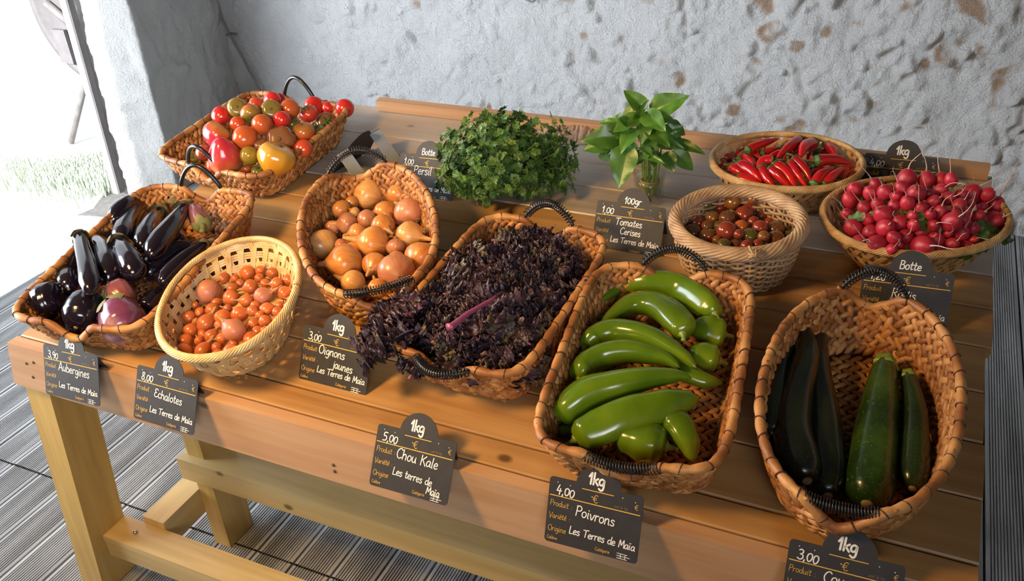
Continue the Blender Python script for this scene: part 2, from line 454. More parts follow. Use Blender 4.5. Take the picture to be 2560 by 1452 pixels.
# ------------------------------------------------------------------ the room
XW, YB = -3.24, 3.72
def fbm(x, y, seed, octs=4, base=1.0):
    r = np.random.RandomState(seed); out = np.zeros_like(x); amp = 1.0
    for o in range(octs):
        n = 64; g = r.rand(n, n)
        fx, fy = x * base * 2 ** o, y * base * 2 ** o
        ix, iy = np.floor(fx).astype(int), np.floor(fy).astype(int)
        tx, ty = fx - ix, fy - iy; tx = tx * tx * (3 - 2 * tx); ty = ty * ty * (3 - 2 * ty)
        a = g[ix % n, iy % n]; b = g[(ix + 1) % n, iy % n]; c = g[ix % n, (iy + 1) % n]; d = g[(ix + 1) % n, (iy + 1) % n]
        out += amp * ((a * (1 - tx) + b * tx) * (1 - ty) + (c * (1 - tx) + d * tx) * ty - .5); amp *= .5
    return out
def rubble(s, z, seed, cell=.10, bare_bias=0.0, bare_dir=0.0):
    """height field of rough limewashed rubble plus a mask of stones left bare"""
    r = np.random.RandomState(seed)
    ws = s + .03 * fbm(s, z, seed + 1, 3, 7); wz = z + .03 * fbm(s, z, seed + 2, 3, 7)
    n = int((s.max() - s.min() + .4) * (z.max() - z.min() + .4) / cell ** 2)
    C = np.stack([r.uniform(s.min() - .2, s.max() + .2, n), r.uniform(z.min() - .2, z.max() + .2, n)], 1)
    hz = r.rand(n); sz = r.uniform(.6, 1.3, n)
    P = np.stack([ws.ravel(), wz.ravel()], 1)
    d1 = np.full(len(P), 9.0); d2 = np.full(len(P), 9.0); idx = np.zeros(len(P), int)
    for a in range(0, len(P), 8000):
        D = np.sqrt(((P[a:a + 8000, None, :] - C[None]) ** 2).sum(-1)) * sz[None]
        o = np.argpartition(D, 1, axis=1)[:, :2]
        v = np.take_along_axis(D, o, 1); sw = v[:, 0] > v[:, 1]
        d1[a:a + 8000] = v.min(1); d2[a:a + 8000] = v.max(1)
        idx[a:a + 8000] = np.where(sw, o[:, 1], o[:, 0])
    e = (d2 - d1).reshape(s.shape); hid = hz[idx].reshape(s.shape)
    stone = np.clip(e / (cell * .45), 0, 1); stone = stone * stone * (3 - 2 * stone)
    h = .016 * stone * (.1 + 1.2 * hid ** 2) + .024 * fbm(s, z, seed + 3, 6, 5) + .010 * fbm(s, z, seed + 4, 3, 28)
    want = bare_bias + bare_dir * (s - s.min()) / (s.max() - s.min())
    h2 = r.rand(n)[idx].reshape(s.shape)
    core = np.clip((e / cell - .16) * 6, 0, 1)
    nz = np.clip(.6 + 2.2 * fbm(s, z, seed + 6, 3, 14), 0, 1)
    bare = np.where(h2 < want, core * nz, 0) 
    h -= .010 * bare
    return h, np.clip(bare, 0, 1)
def rough_wall(name, path, z0, z1, step, mat, seed, amp=1.0, **kw):
    path = np.asarray(path, float); seg = np.linalg.norm(np.diff(path, axis=0), axis=1); cum = np.r_[0, np.cumsum(seg)]
    ns, nz = int(cum[-1] / step), int((z1 - z0) / step)
    sv = np.linspace(0, cum[-1], ns); zv = np.linspace(z0, z1, nz)
    px, py = np.interp(sv, cum, path[:, 0]), np.interp(sv, cum, path[:, 1])
    tx, ty = np.gradient(px), np.gradient(py); l = np.hypot(tx, ty); nx, ny = ty / l, -tx / l
    k = np.ones(9) / 9
    nx = np.convolve(np.pad(nx, 4, 'edge'), k, 'valid'); ny = np.convolve(np.pad(ny, 4, 'edge'), k, 'valid')
    S, Z = np.meshgrid(sv, zv, indexing='ij')
    h, bare = rubble(S, Z, seed, **kw); h = h * amp
    G = np.stack([px[:, None] + nx[:, None] * h, py[:, None] + ny[:, None] * h, Z], -1)
    mb = MB().grid(G); me = mb.mesh(name, mat)
    at = me.attributes.new('bare', 'FLOAT', 'POINT'); at.data.foreach_set('value', bare.ravel().astype(np.float32))
    return struct(obj(name, me))
rough_wall('wall_back', [(-3.62, YB), (2.3, YB)], -.05, 2.75, .0095, MT['wallwhite'], 11, bare_bias=-.05, bare_dir=.44, cell=.075, amp=1.3)
rough_wall('wall_left', [(-3.56, 2.86), (-3.25, 2.94), (-3.27, 3.0), (-3.46, YB + .06)], -.05, 2.75, .013, MT['wallgrey'], 23, amp=1.1, bare_bias=.05, cell=.16)
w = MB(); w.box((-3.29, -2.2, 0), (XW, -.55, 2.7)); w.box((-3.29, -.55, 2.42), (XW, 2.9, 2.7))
struct(w.build('wall_left_near', MT['dull_wall'], smooth=False))['label'] = 'dark grey wall beside the doorway'
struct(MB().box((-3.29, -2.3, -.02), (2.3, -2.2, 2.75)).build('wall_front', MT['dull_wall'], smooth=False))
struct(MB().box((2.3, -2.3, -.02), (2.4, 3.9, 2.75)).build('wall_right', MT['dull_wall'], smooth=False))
struct(MB().box((-3.29, -2.3, 2.7), (2.4, 3.9, 2.8)).build('ceiling', MT['roof'], smooth=False))

# grooved deck boards, one surface
fl = MB(); BW = .1166; x0 = -1.492 - BW * 15
def board_profile():
    p = [(0.0, -.022), (.002, -.001), (.012, 0), (.0125, -.004)]
    k = 11; a = .014; pitch = (BW - .004 - .028) / k
    for i in range(k):
        q = a + i * pitch
        p += [(q + pitch * .12, -.0045), (q + pitch * .24, -.0003), (q + pitch * .70, 0), (q + pitch * .82, -.0045)]
    e = BW - .004
    return p + [(e - .0115, -.004), (e - .011, 0), (e - .001, -.001), (e + .001, -.022), (e + .0039, -.022)]
prof = np.array(board_profile())
nb = int((2.3 - x0) / BW)
for i in range(nb):
    xa = x0 + i * BW
    cuts = [-2.2, 1.183, 3.74] if i < 23 else ([-2.2, 1.1, 3.74] if i % 3 else [-2.2, 3.06, 3.74])
    for a, b in zip(cuts[:-1], cuts[1:]):
        dz = rng.uniform(-.0012, .0012)
        X = xa + prof[:, 0]; Zc = prof[:, 1] + dz
        G = np.stack([np.stack([X, np.full(len(X), y), Zc], -1) for y in (a + .003, b - .003)], 1)
        fl.grid(G[:, ::-1])
struct(fl.build('floor', MT['deck'], smooth=False))
struct(MB().box((-3.7, -2.3, -.06), (2.4, 3.9, -.03)).build('subfloor', MT['cable'], smooth=False))

# outside the doorway
gx = MB(); xs = np.linspace(-16, XW - .005, 90); ys = np.linspace(-6, 16, 120)
GX, GY = np.meshgrid(xs, ys, indexing='ij')
gx.grid(np.stack([GX, GY, -.02 + .03 * fbm(GX + 40, GY + 40, 3, 3, 1.2)], -1))
struct(gx.build('ground', MT['ground']))
gr = MB(); gc = on_plane(185, 428, np.array([0, 0, 0.0]), np.array([0, 0, 1.0]))
for _ in range(5200):
    x = rng.gauss(gc[0], .24); y = rng.gauss(gc[1], .15)
    if x > -3.62 or abs(y - gc[1]) > .4 or (x + 4.36) ** 2 + (y - 3.29) ** 2 < .12: continue
    hgt = rng.uniform(.02, .09); a = rng.uniform(0, 6.28); wv = .003; lx, ly = rng.uniform(-.03, .03), rng.uniform(-.03, .03)
    c, s_ = math.cos(a) * wv, math.sin(a) * wv
    gr.add([(x - c, y - s_, -.03), (x + c, y + s_, -.03), (x + c * .6 + lx * .5, y + s_ * .6 + ly * .5, hgt * .6), (x - c * .6 + lx * .5, y - s_ * .6 + ly * .5, hgt * .6), (x + lx, y + ly, hgt)],
           [(0, 1, 2, 3), (3, 2, 4)])
tag(gr.build('grass', MT['grass'], smooth=False), 'sunlit patch of short grass outside the doorway', 'grass', kind='stuff')
# door post
pb = on_plane(297, 480, np.array([0, 0, 0.0]), np.array([0, 0, 1.0])); ptop = on_plane(165, 0, np.array([0, pb[1], 0]), np.array([0, 1.0, 0]))
dp = empty('door_post', m4(np.eye(3), pb), 'thin white door post standing at the bright doorway', 'door post')
dv = (ptop - pb); dv = dv / dv[2] * 2.42
P = np.array([[0, 0, 0], dv * .25, dv * .5, dv * .75, dv])
mb = MB()
for i in range(4):
    pass
G = []
for q in P:
    G.append([q + np.array(o_) for o_ in ((-.018, -.02, 0), (.018, -.02, 0), (.018, .02, 0), (-.018, .02, 0))])
mb.grid(np.array(G), cv=True, caps=True); mb.build('post', MT['paint'], dp, smooth=False)
mb = MB(); G = []
for q in P:
    G.append([q + np.array(o_) for o_ in ((.018, -.012, 0), (.022, -.012, 0), (.022, .02, 0), (.018, .02, 0))])
mb.grid(np.array(G), cv=True, caps=True); mb.build('seal_strip', MT['rust'], dp, smooth=False)
# round stone on a leg outside
leg0 = on_plane(178, 356, np.array([0, 0, 0.0]), np.array([0, 0, 1.0]))
leg1 = on_plane(214, 204, np.array([0, leg0[1], 0]), np.array([0, 1.0, 0]))
cen = on_plane(236, 20, np.array([0, leg0[1] + .05, 0]), np.array([0, 1.0, 0]))
edge = on_plane(98, 20, np.array([0, leg0[1] + .05, 0]), np.array([0, 1.0, 0]))
RR = abs(edge[0] - cen[0])
gs = empty('grindstone', m4(np.eye(3), leg0), 'old round grindstone on a leg outside the doorway', 'grindstone')
mb = MB(); th = np.linspace(0, 2 * math.pi, 64, endpoint=False); cc = cen - leg0
G = [[cc + np.array([r_ * math.cos(a), y_, r_ * math.sin(a)]) for r_, y_ in ((.03, -.03), (RR * .9, -.03), (RR * .91, -.045), (RR, -.045), (RR, .045), (.03, .045))] for a in th]
mb.grid(np.array(G), cu=True); mb.build('wheel', MT['rust'], gs)
mb = MB(); a_, b_ = on_plane(115, 8, cen - np.array([0, .05, 0]), np.array([0, 1.0, 0])) - leg0, on_plane(180, 62, cen - np.array([0, .05, 0]), np.array([0, 1.0, 0])) - leg0
mb.tube([a_, (a_ + b_) / 2, b_], .022, 6); mb.build('brace', MT['cable'], gs)
pc = on_plane(160, 116, cen - np.array([0, .055, 0]), np.array([0, 1.0, 0])) - leg0
MB().box(pc + np.array([-.045, -.01, -.09]), pc + np.array([.045, .01, .09])).build('plate', MT['rust'], gs, smooth=False)
mb = MB(); q = leg1 - leg0; mb.tube([np.zeros(3), q * .5, q, q * 1.5], .016, 6); mb.build('leg', MT['cable'], gs)

# cable down the corner, with its clip, and a small hook high on the wall
pA = on_plane(520, -20, np.array([0, YB - .05, 0]), np.array([0, 1.0, 0])); pB = on_plane(668, 262, np.array([0, YB - .05, 0]), np.array([0, 1.0, 0]))
ct = empty('wall_cable', m4(np.eye(3), pB), 'thin grey cable running down the corner of the white wall', 'cable')
d_ = pA - pB
mb = MB(); mb.tube([d_ * -.9, d_ * -.4, d_ * .0 + np.array([.004, 0, 0]), d_ * .3, d_ * .62 + np.array([-.006, 0, 0]), d_, d_ * 1.25], .0055, 6); mb.build('cable', MT['cable'], ct)
qc = d_ * .63
MB().box(qc + np.array([-.022, -.012, -.005]), qc + np.array([.022, .03, .005])).build('clip', MT['cable'], ct, smooth=False)
hk = on_plane(1326, 0, np.array([0, YB - .03, 0]), np.array([0, 1.0, 0]))
mb = MB(); mb.tube(smooth_path([(-.045, .03, .03), (-.03, -.01, .012), (-.01, -.012, .002), (.012, -.012, -.004), (.03, -.01, .01), (.036, -.005, .02)], 6), .005, 6)
o = mb.build('wall_hook', MT['rust']); o.location = hk; tag(o, 'small rusty hook fixed high on the white rubble wall', 'hook')

# ------------------------------------------------------------------ the table
TB = empty('market_table', m4(np.eye(3), (-.72, .93, 0)), 'long pine plank table with sloping top carrying the vegetable baskets', 'table')
TBO = np.array([-.72, .93, 0.0])
TM = np.eye(4); TM[:3, :3] = np.stack([UV[0], UV[1], UV[2]], 1); TM[:3, 3] = O3 - TBO
edges = [.0275, .083, .200, .315, .43, .545, .655, .757, .868, .974, 1.125]
ends = [.20, .20, .202, .199, .197, .207, .205, .203, .197, .195, .19]
for i in range(10):
    b = MB(); v0, v1 = edges[i] + .0014, edges[i + 1] - .0014; x_a, x_b = -1.632 + rng.uniform(-.006, .006), ends[i]
    zt = rng.uniform(-.0015, 0); c_ = .0025
    pr = [(v0, -.027), (v0, zt - c_), (v0 + c_, zt), (v1 - c_, zt), (v1, zt - c_), (v1, -.027)]
    G = np.array([[(x, p[0], p[1]) for p in pr] for x in np.linspace(x_a, x_b, 3)]) @ TM[:3, :3].T + TM[:3, 3]
    b.grid(G[::-1], cv=True, caps=True); b.build('top_board', MT['table_grey' if i >= 7 else 'table'], TB, smooth=False)
b = MB(); b.box((-1.372, 1.098, .001), (.185, 1.122, .032), TM); b.build('back_batten', MT['apron'], TB, smooth=False)
# apron: left end cut on a slant
ya, yb_ = .026, .0
V = []
for y in (yb_, ya):
    V += [(-1.637 - TBO[0], y, .7795), (.2 - TBO[0], y, .7795), (.2 - TBO[0], y, .662), (-1.672 - TBO[0], y, .662)]
b = MB(); b.add(V, [(0, 3, 2, 1), (4, 5, 6, 7), (0, 1, 5, 4), (1, 2, 6, 5), (2, 3, 7, 6), (3, 0, 4, 7)]); b.build('apron', MT['apron'], TB, smooth=False)
for sx, sz in ((-1.60, .735), (-1.597, .70), (-1.575, .744), (-.83, .705), (-.83, .69)):
    s_ = MB(); s_.lathe([(0.0001, 0), (.0035, 0), (.0035, .0015), (.0001, .0018)], 10)
    q = s_.build('screw', MT['scar'], TB); q.matrix_basis = m4(np.array([[1, 0, 0], [0, 0, -1], [0, 1, 0]]), np.array([sx, .93, sz]) - TBO)
def beam(pts_lo, pts_hi, mat, name='leg'):
    b = MB(); V = np.array(list(pts_lo) + list(pts_hi), float) - TBO
    b.add(V, [(3, 2, 1, 0), (4, 5, 6, 7), (0, 1, 5, 4), (1, 2, 6, 5), (2, 3, 7, 6), (3, 0, 4, 7)])
    return b.build(name, mat, TB, smooth=False)
def leg(xt, yt, xb, yb, wx, wy, zt):
    lo = [(xb, yb, 0), (xb + wx, yb, 0), (xb + wx, yb + wy, 0), (xb, yb + wy, 0)]
    hi = [(xt, yt, zt), (xt + wx, yt, zt), (xt + wx, yt + wy, zt), (xt, yt + wy, zt)]
    return beam(lo, hi, MT['legz'])
leg(-1.668, .958, -1.725, .918, .075, .105, .752)
leg(-1.50, 1.165, -1.502, 1.165, .052, .095, .77)
leg(.10, .958, .16, .958, .075, .105, .752)
leg(.10, 1.165, .12, 1.165, .052, .095, .77)
leg(-.62, 1.85, -.62, 1.85, .07, .07, .88); leg(.08, 1.85, .08, 1.85, .07, .07, .88)
def rail(lo, hi, mat, name):
    b = MB(); b.box(np.array(lo) - TBO, np.array(hi) - TBO); return b.build(name, mat, TB, smooth=False)
rail((-1.638, .962, .108), (.10, 1.036, .175), MT['legx'], 'front_rail')
rail((-1.52, 1.143, .248), (.16, 1.222, .315), MT['legx'], 'rear_rail')
rail((-1.572, 1.0365, .118), (-1.5025, 1.26, .196), MT['legy'], 'side_rail')
s_ = MB(); s_.lathe([(0.0001, 0), (.006, 0), (.005, .002), (.0001, .0026)], 12)
q = s_.build('screw', MT['screw'], TB); q.location = np.array([-1.565, 1.0, .178]) - TBO

# ------------------------------------------------------------------ baskets
BK = {  # centre u,v, half axes, turn, rim height, corner exponent
 'tomato': (-1.535, .775, .186, .188, -4, .090, 7),
 'auber': (-1.441, .250, .161, .244, 8, .100, 7),
 'shallot': (-1.137, .172, .132, .183, 26, .110, 2.1),
 'onion': (-.987, .448, .140, .252, 36.5, .120, 2.2),
 'kale': (-.632, .340, .142, .214, -3, .110, 6),
 'pepper': (-.316, .246, .147, .230, 6, .110, 6),
 'courgette': (.007, .258, .140, .240, 1, .120, 2.2),
 'chili': (-.221, .935, .157, .115, 6, .090, 2.1),
 'cherry': (-.262, .648, .120, .108, 10, .120, 2.0),
 'radish': (.046, .785, .168, .130, 20, .095, 2.1),
}
def loc2(name, u, v):
    uc, vc, a, b, r, h, p = BK[name]; r = math.radians(r)
    du, dv = u - uc, v - vc
    return (du * math.cos(r) + dv * math.sin(r)) / a, (-du * math.sin(r) + dv * math.cos(r)) / b
def heap(name, n0, dn):
    def f(u, v):
        x, y = loc2(name, u, v)
        return n0 + dn * max(-1.0, 1 - (x * x + y * y))
    f.basket = name
    return f
def outline(a, b, p, k):
    th = np.linspace(0, 2 * math.pi, 720, endpoint=False)
    c, s_ = np.cos(th), np.sin(th)
    r = (np.abs(c / a) ** p + np.abs(s_ / b) ** p) ** (-1 / p)
    P = np.stack([r * c, r * s_], 1); P = np.vstack([P, P[:1]])
    cum = np.r_[0, np.cumsum(np.linalg.norm(np.diff(P, axis=0), axis=1))]
    t = np.linspace(0, cum[-1], k, endpoint=False)
    return np.stack([np.interp(t, cum, P[:, 0]), np.interp(t, cum, P[:, 1])], 1), cum[-1]
class Wall:
    """flared basket wall: point(q in [0,1) around, s in [0,1] up)"""
    def __init__(s, name, base=.80, dip=0.0, dipw=.07, belly=.0):
        s.uc, s.vc, s.a, s.b, rot, s.h, s.p = BK[name]; s.rot = math.radians(rot)
        s.O, s.L = outline(s.a, s.b, s.p, 480); s.base = base; s.dip = dip; s.dipw = dipw; s.belly = belly
    def rim(s, q):
        if not s.dip: return s.h
        i = (q % 1) * 480; P = s.O[int(i) % 480]
        t = P[0] / s.dipw
        return s.h - s.dip * (1 - t * t) ** 2 if abs(t) < 1 and abs(P[1]) > s.b * .6 else s.h
    def at(s, q, t):
        i = (q % 1) * 480; i0 = int(i) % 480; f = i - int(i)
        P = s.O[i0] * (1 - f) + s.O[(i0 + 1) % 480] * f
        k = s.base + (1 - s.base) * (t ** .8) + s.belly * math.sin(math.pi * t)
        return np.array([P[0] * k, P[1] * k, .006 + (s.rim(q) - .006) * t])
    def fr(s, q, t):
        p = s.at(q, t); d = s.at(q + .002, t) - s.at(q - .002, t); d /= np.linalg.norm(d)
        u = s.at(q, min(1, t + .05)) - s.at(q, max(0, t - .05)); u -= d * (u @ d); u /= np.linalg.norm(u)
        return p, d, u, np.cross(d, u)
    def M(s): return frame_uvn(s.uc, s.vc, 0, s.rot)
# unit leaf-shaped strand, pointed at both ends
_bs = np.array([0, .18, .42, .68, .88, 1.0]); _bw = np.array([.05, .58, .97, 1, .58, .03])
_ba = np.linspace(0, 2 * math.pi, 6, endpoint=False)
BL = np.stack([np.stack([np.full(6, s_ - .5), .5 * w_ * np.cos(_ba), .5 * w_ * np.sin(_ba)], 1) for s_, w_ in zip(_bs, _bw)])
BLF = MB().grid(BL, cv=True, caps=True).F
BLV = BL.reshape(-1, 3)
def blob(mb, p, d, n, ln, wd, th):
    d = d / np.linalg.norm(d); b = np.cross(n, d); b /= np.linalg.norm(b); n2 = np.cross(d, b)
    mb.add(p + BLV[:, :1] * ln * d + (BLV[:, 1:2] * wd + (BLV[:, :1] ** 2 - .08) * ln * rng.uniform(-.35, .35)) * b + BLV[:, 2:3] * th * n2, BLF)
    mb.tones.append(np.full(len(BLV), rng.random()))
def coil_handle(par, A, B, up, out, rise, push, coil=True, r=.0035):
    A, B = np.asarray(A, float), np.asarray(B, float)
    P = []
    for t in np.linspace(0, 1, 25):
        k = math.sin(math.pi * t) ** .75 if 0 < t < 1 else 0
        P.append(A + (B - A) * (t + .0) + up * rise * k + out * push * k)
    P = np.array(P)
    mb = MB(); mb.tube(P, r if coil else .0052, 8); hd = mb.build('handle', MT['wire'], par)
    if coil:
        n = 24; pts = []; T = np.gradient(P, axis=0); T /= np.linalg.norm(T, axis=1)[:, None]
        side = (B - A) / np.linalg.norm(B - A)
        for i in range(n * 10 + 1):
            t = .04 + .92 * i / (n * 10); x = t * 24; k = int(min(23, x)); f = x - k
            c = P[k] * (1 - f) + P[k + 1] * f; tt = T[k] * (1 - f) + T[k + 1] * f
            e1 = np.cross(tt, np.cross(side, up) + 1e-4); e1 /= np.linalg.norm(e1); e2 = np.cross(tt, e1)
            a = 2 * math.pi * i / 10; rad = .0085
            pts.append(c + rad * (math.cos(a) * e1 + math.sin(a) * e2))
        m2 = MB(); m2.tube(pts, .0011, 5); m2.build('spiral', MT['wire'], hd)
    return hd
def rim_tube(wl, mat, par, r=.0075, wraps=True, name='rim'):
    k = int(wl.L / .006); P = [wl.at(i / k, 1.0) for i in range(k)]
    rr = np.array([r * (.84 + .28 * abs(math.sin(i * .55 + .6 * math.sin(i * .13)))) for i in range(k)])
    mb = MB(); mb.tube(P, rr, 8, closed=True); mb.tones.append(np.repeat([.5 + .45 * math.sin(i * .55 * .5) for i in range(k)], 8))
    nw = int(wl.L / .036)
    for j in range(nw):
        q = (j + rng.uniform(-.2, .2)) / nw; p, d, u, n = wl.fr(q, 1.0); d = d + n * .35 * rng.choice((-1, 1)); d /= np.linalg.norm(d); e2 = np.cross(d, n); e2 /= np.linalg.norm(e2); e1 = np.cross(e2, d)
        k0 = mb.n; mb.tube([p + (e1 * math.cos(a) + e2 * math.sin(a)) * (r * 1.06) for a in np.linspace(0, 2 * math.pi, 12, endpoint=False)], .0011, 5, closed=True); mb.tones.append(np.full(mb.n - k0, -.6))
    return mb.build(name, mat, par)
def braided(name, label, cat='basket', oval=False, smooth_handles=False, hw=.062, rise=.05, push=.0, base=.82, front_rise=None, front_push=None, pitch=.0165):
    wl = Wall(name, base=base, dip=.036, dipw=hw)
    root = empty('woven_basket', wl.M(), label, cat, 'braided baskets with black handles')
    k = 200
    bk = MB(); G = [[wl.at(i / k, t) for t in (0, .25, .5, .75, .97)] for i in range(k)]
    bk.grid(np.array(G), cu=True)
    P = np.array([wl.at(i / k, 0) for i in range(k)]); bk.add(np.vstack([P, [[0, 0, .006]]]), [(i, k, (i + 1) % k) for i in range(k)])
    wv = bk.build('lining', MT['braid_dark'], root, smooth=False)
    mb = MB(); rows = max(3, int(round(wl.h * 1.15 / .0132))); cols = int(wl.L / pitch)
    for r_ in range(rows):
        for c in range(cols):
            q = (c + .5 * (r_ % 2) + rng.uniform(-.12, .12)) / cols; t = (r_ + .5) / rows
            p, d, u, n = wl.fr(q, t)
            sg = 1 if r_ % 2 else -1
            di = d * math.cos(.80) + u * sg * math.sin(.80) * rng.uniform(.8, 1.2)
            p = p + n * rng.uniform(-.002, .002); p[2] = max(p[2], .019)
            blob(mb, p, di, n, pitch * rng.uniform(1.6, 1.95), .0135 * rng.uniform(.85, 1.15), .0115)
    mb.build('braid', MT['braid'], root)
    # plaited base
    mb = MB(); st = .0195
    for ix in range(-14, 15):
        for iy in range(-24, 25):
            x, y = ix * st + (.5 * st if iy % 2 else 0), iy * st * .62
            if (abs(x) / (wl.a * wl.base)) ** wl.p + (abs(y) / (wl.b * wl.base)) ** wl.p < .9:
                sg = 1 if iy % 2 else -1
                blob(mb, np.array([x, y, .009]), np.array([1, .75 * sg, 0]), np.array([0, 0, 1.0]), .029, .0125, .010)
    mb.build('base', MT['braid'], root)
    rim_tube(wl, MT['braid'], root)
    for sg in (1, -1):
        A = np.array([-hw * .93, sg * wl.b, wl.h]); B = np.array([hw * .93, sg * wl.b, wl.h])
        if oval:
            f = (1 - (hw * .93 / wl.a) ** wl.p) ** (1 / wl.p); A[1] = B[1] = sg * wl.b * f
        up = np.array([0, 0, 1.0]); out = np.array([0, float(sg), 0])
        rs, ps = (rise, push) if sg > 0 else (front_rise if front_rise is not None else rise, front_push if front_push is not None else push)
        coil_handle(root, A, B, up, out, rs, ps, not smooth_handles)
    return root, wl
braided('tomato', 'square braided basket heaped with mixed tomatoes at the back left', smooth_handles=True, hw=.058, rise=.062, push=.004)
braided('auber', 'braided basket full of dark aubergines at the left table end', smooth_handles=True, hw=.06, rise=.06, push=.006, front_rise=-.034, front_push=.0)
braided('onion', 'oval braided basket of yellow onions beside the parsley', oval=True, hw=.075, rise=.045, push=.01, front_rise=.012, front_push=.028)
braided('kale', 'braided basket overflowing with dark purple kale', hw=.06, rise=.042, push=.012, front_rise=.0, front_push=.03)
braided('pepper', 'braided basket of long green peppers in the middle front', hw=.065, rise=.04, push=.012, front_rise=-.012, front_push=.004)
braided('courgette', 'oval braided basket holding five courgettes at the front right', oval=True, hw=.058, rise=.045, push=.01, front_rise=-.008, front_push=.003, pitch=.0195)

def twisted_rim(wl, mat, par, R, r, n, twist, name='rim', dz=0.0, seg=5):
    k = 220; mb = MB()
    for j in range(n):
        pts = []
        for i in range(k):
            q = i / k; p, d, u, nn = wl.fr(q, 1.0)
            a = 2 * math.pi * (j / n + twist * q)
            pts.append(p + (nn * math.cos(a) + np.array([0, 0, 1.0]) * math.sin(a)) * R + np.array([0, 0, dz]))
        mb.tube(pts, r, seg, closed=True)
    return mb.build(name, mat, par)
def strip(mb, P, Nn, wd, th):
    """flat cane strip with thickness along points P, outward normals Nn"""
    P = np.asarray(P); Nn = np.asarray(Nn); T = np.gradient(P, axis=0); S = np.cross(T, Nn); S /= np.linalg.norm(S, axis=1)[:, None] + 1e-9
    G = np.stack([P - S * wd / 2 - Nn * th / 2, P + S * wd / 2 - Nn * th / 2, P + S * wd / 2 + Nn * th / 2, P - S * wd / 2 + Nn * th / 2], 1)
    mb.grid(G, cv=True, caps=True)
def lattice(name, label, mat, diag=30, slant=.045, bands=4, base=.66, strands=3, rimR=.0052):
    wl = Wall(name, base=base)
    root = empty('cane_basket', wl.M(), label, 'basket', 'open-weave cane baskets')
    mb = MB()
    for fam in (1, -1):
        for j in range(diag):
            for st in range(strands):
                P, Nn = [], []
                for t in np.linspace(0, 1, 9):
                    q = (j + .5 * (fam < 0)) / diag + fam * slant * (t - .5) + (st - (strands - 1) / 2) * .0042 / wl.L
                    p, d, u, n = wl.fr(q, t)
                    P.append(p + n * (.0016 * fam * math.cos(t * math.pi * 3))); Nn.append(n)
                strip(mb, P, Nn, .0034, .0011)
    mb.build('weave', mat, root, smooth=False)
    if bands:
        mb = MB(); k = 160
        for b_ in range(bands):
            t0 = .16 + .74 * b_ / max(1, bands - 1)
            for st in range(3):
                P, Nn = [], []
                for i in range(k + 1):
                    q = i / k; p, d, u, n = wl.fr(q, t0 + (st - 1) * .042)
                    P.append(p + n * .0022 * math.sin(q * 2 * math.pi * diag * .5 + b_ * math.pi)); Nn.append(n)
                strip(mb, P, Nn, .0042, .0011)
        mb.build('band', mat, root, smooth=False)
    k = 120; mb = MB()
    P = np.array([wl.at(i / k, .0) for i in range(k)])
    G = np.stack([P * np.array([.3, .3, 1]), P, P + np.array([0, 0, .004]), P * np.array([.3, .3, 1]) + np.array([0, 0, .004])], 1)
    mb.grid(G, cu=True, cv=True); mb.add(np.vstack([G[:, 3], [[0, 0, .01]]]), [(i, (i + 1) % k, k) for i in range(k)])
    mb.build('base', mat, root, smooth=False)
    twisted_rim(wl, mat, root, rimR, .0026, 9, 16)
    return root, wl
lattice('shallot', 'pale oval cane basket of shallots at the front left', MT['bamboo'], 34, .03, 5)
lattice('chili', 'open-weave cane basket of red chilies by the wall', MT['bamboo2'], 40, .075, 0, strands=3)
lattice('radish', 'cane basket of bunched radishes at the right table end', MT['bamboo2'], 36, .075, 0, strands=3)

def wicker():
    wl = Wall('cherry', base=.80, belly=.03)
    root = empty('wicker_basket', wl.M(), 'round wicker basket with thick rolled rim holding brown cherry tomatoes', 'basket')
    ns = 31; mb = MB(); k = 186; rows = 15
    for r_ in range(rows):
        t = .03 + .90 * r_ / rows; pts = []
        for i in range(k):
            q = i / k; p, d, u, n = wl.fr(q, t)
            pts.append(p + n * .0042 * math.sin(math.pi * (q * ns + r_)) + np.array([0, 0, .0008 * math.sin(q * 40 + r_)]))
        mb.tube(pts, .0030, 5, closed=True)
    mb.build('weave', MT['willow'], root)
    mb = MB()
    for j in range(ns):
        mb.tube([wl.at((j + .5) / ns, t) for t in np.linspace(0, 1, 6)], .0026, 5)
    mb.build('stake', MT['willow'], root)
    twisted_rim(wl, MT['willow'], root, .0105, .0040, 11, 5.0, dz=-.004, seg=6)
    mb = MB(); P = np.array([wl.at(i / 60, 0) for i in range(60)])
    mb.add(np.vstack([P, P + np.array([0, 0, .004]), [[0, 0, .010]], [[0, 0, .004]]]),
           [(60 + i, 60 + (i + 1) % 60, 120) for i in range(60)] + [((i + 1) % 60, i, 121) for i in range(60)] + [(i, (i + 1) % 60, 60 + (i + 1) % 60, 60 + i) for i in range(60)])
    mb.build('base', MT['willow'], root, smooth=False)
    # knot of cane at the front of the rim
    q = loc2('cherry', *hit(1885, 632, lambda u, v: .128)[:2]); kp = np.array([q[0] * wl.a, q[1] * wl.b, .128]); mb = MB()
    for j in range(5):
        a = j * 1.25
        mb.tube(smooth_path([kp + np.array([.012 * math.cos(a), .004 * math.sin(a * 2) - .004, -.012 + .003 * j]), kp + np.array([.003 * math.sin(a), -.010, .002]), kp + np.array([-.012 * math.cos(a + .6), .004, .012 - .004 * j])], 5), .0026, 5)
    mb.build('knot', MT['willow'], root)
wicker()

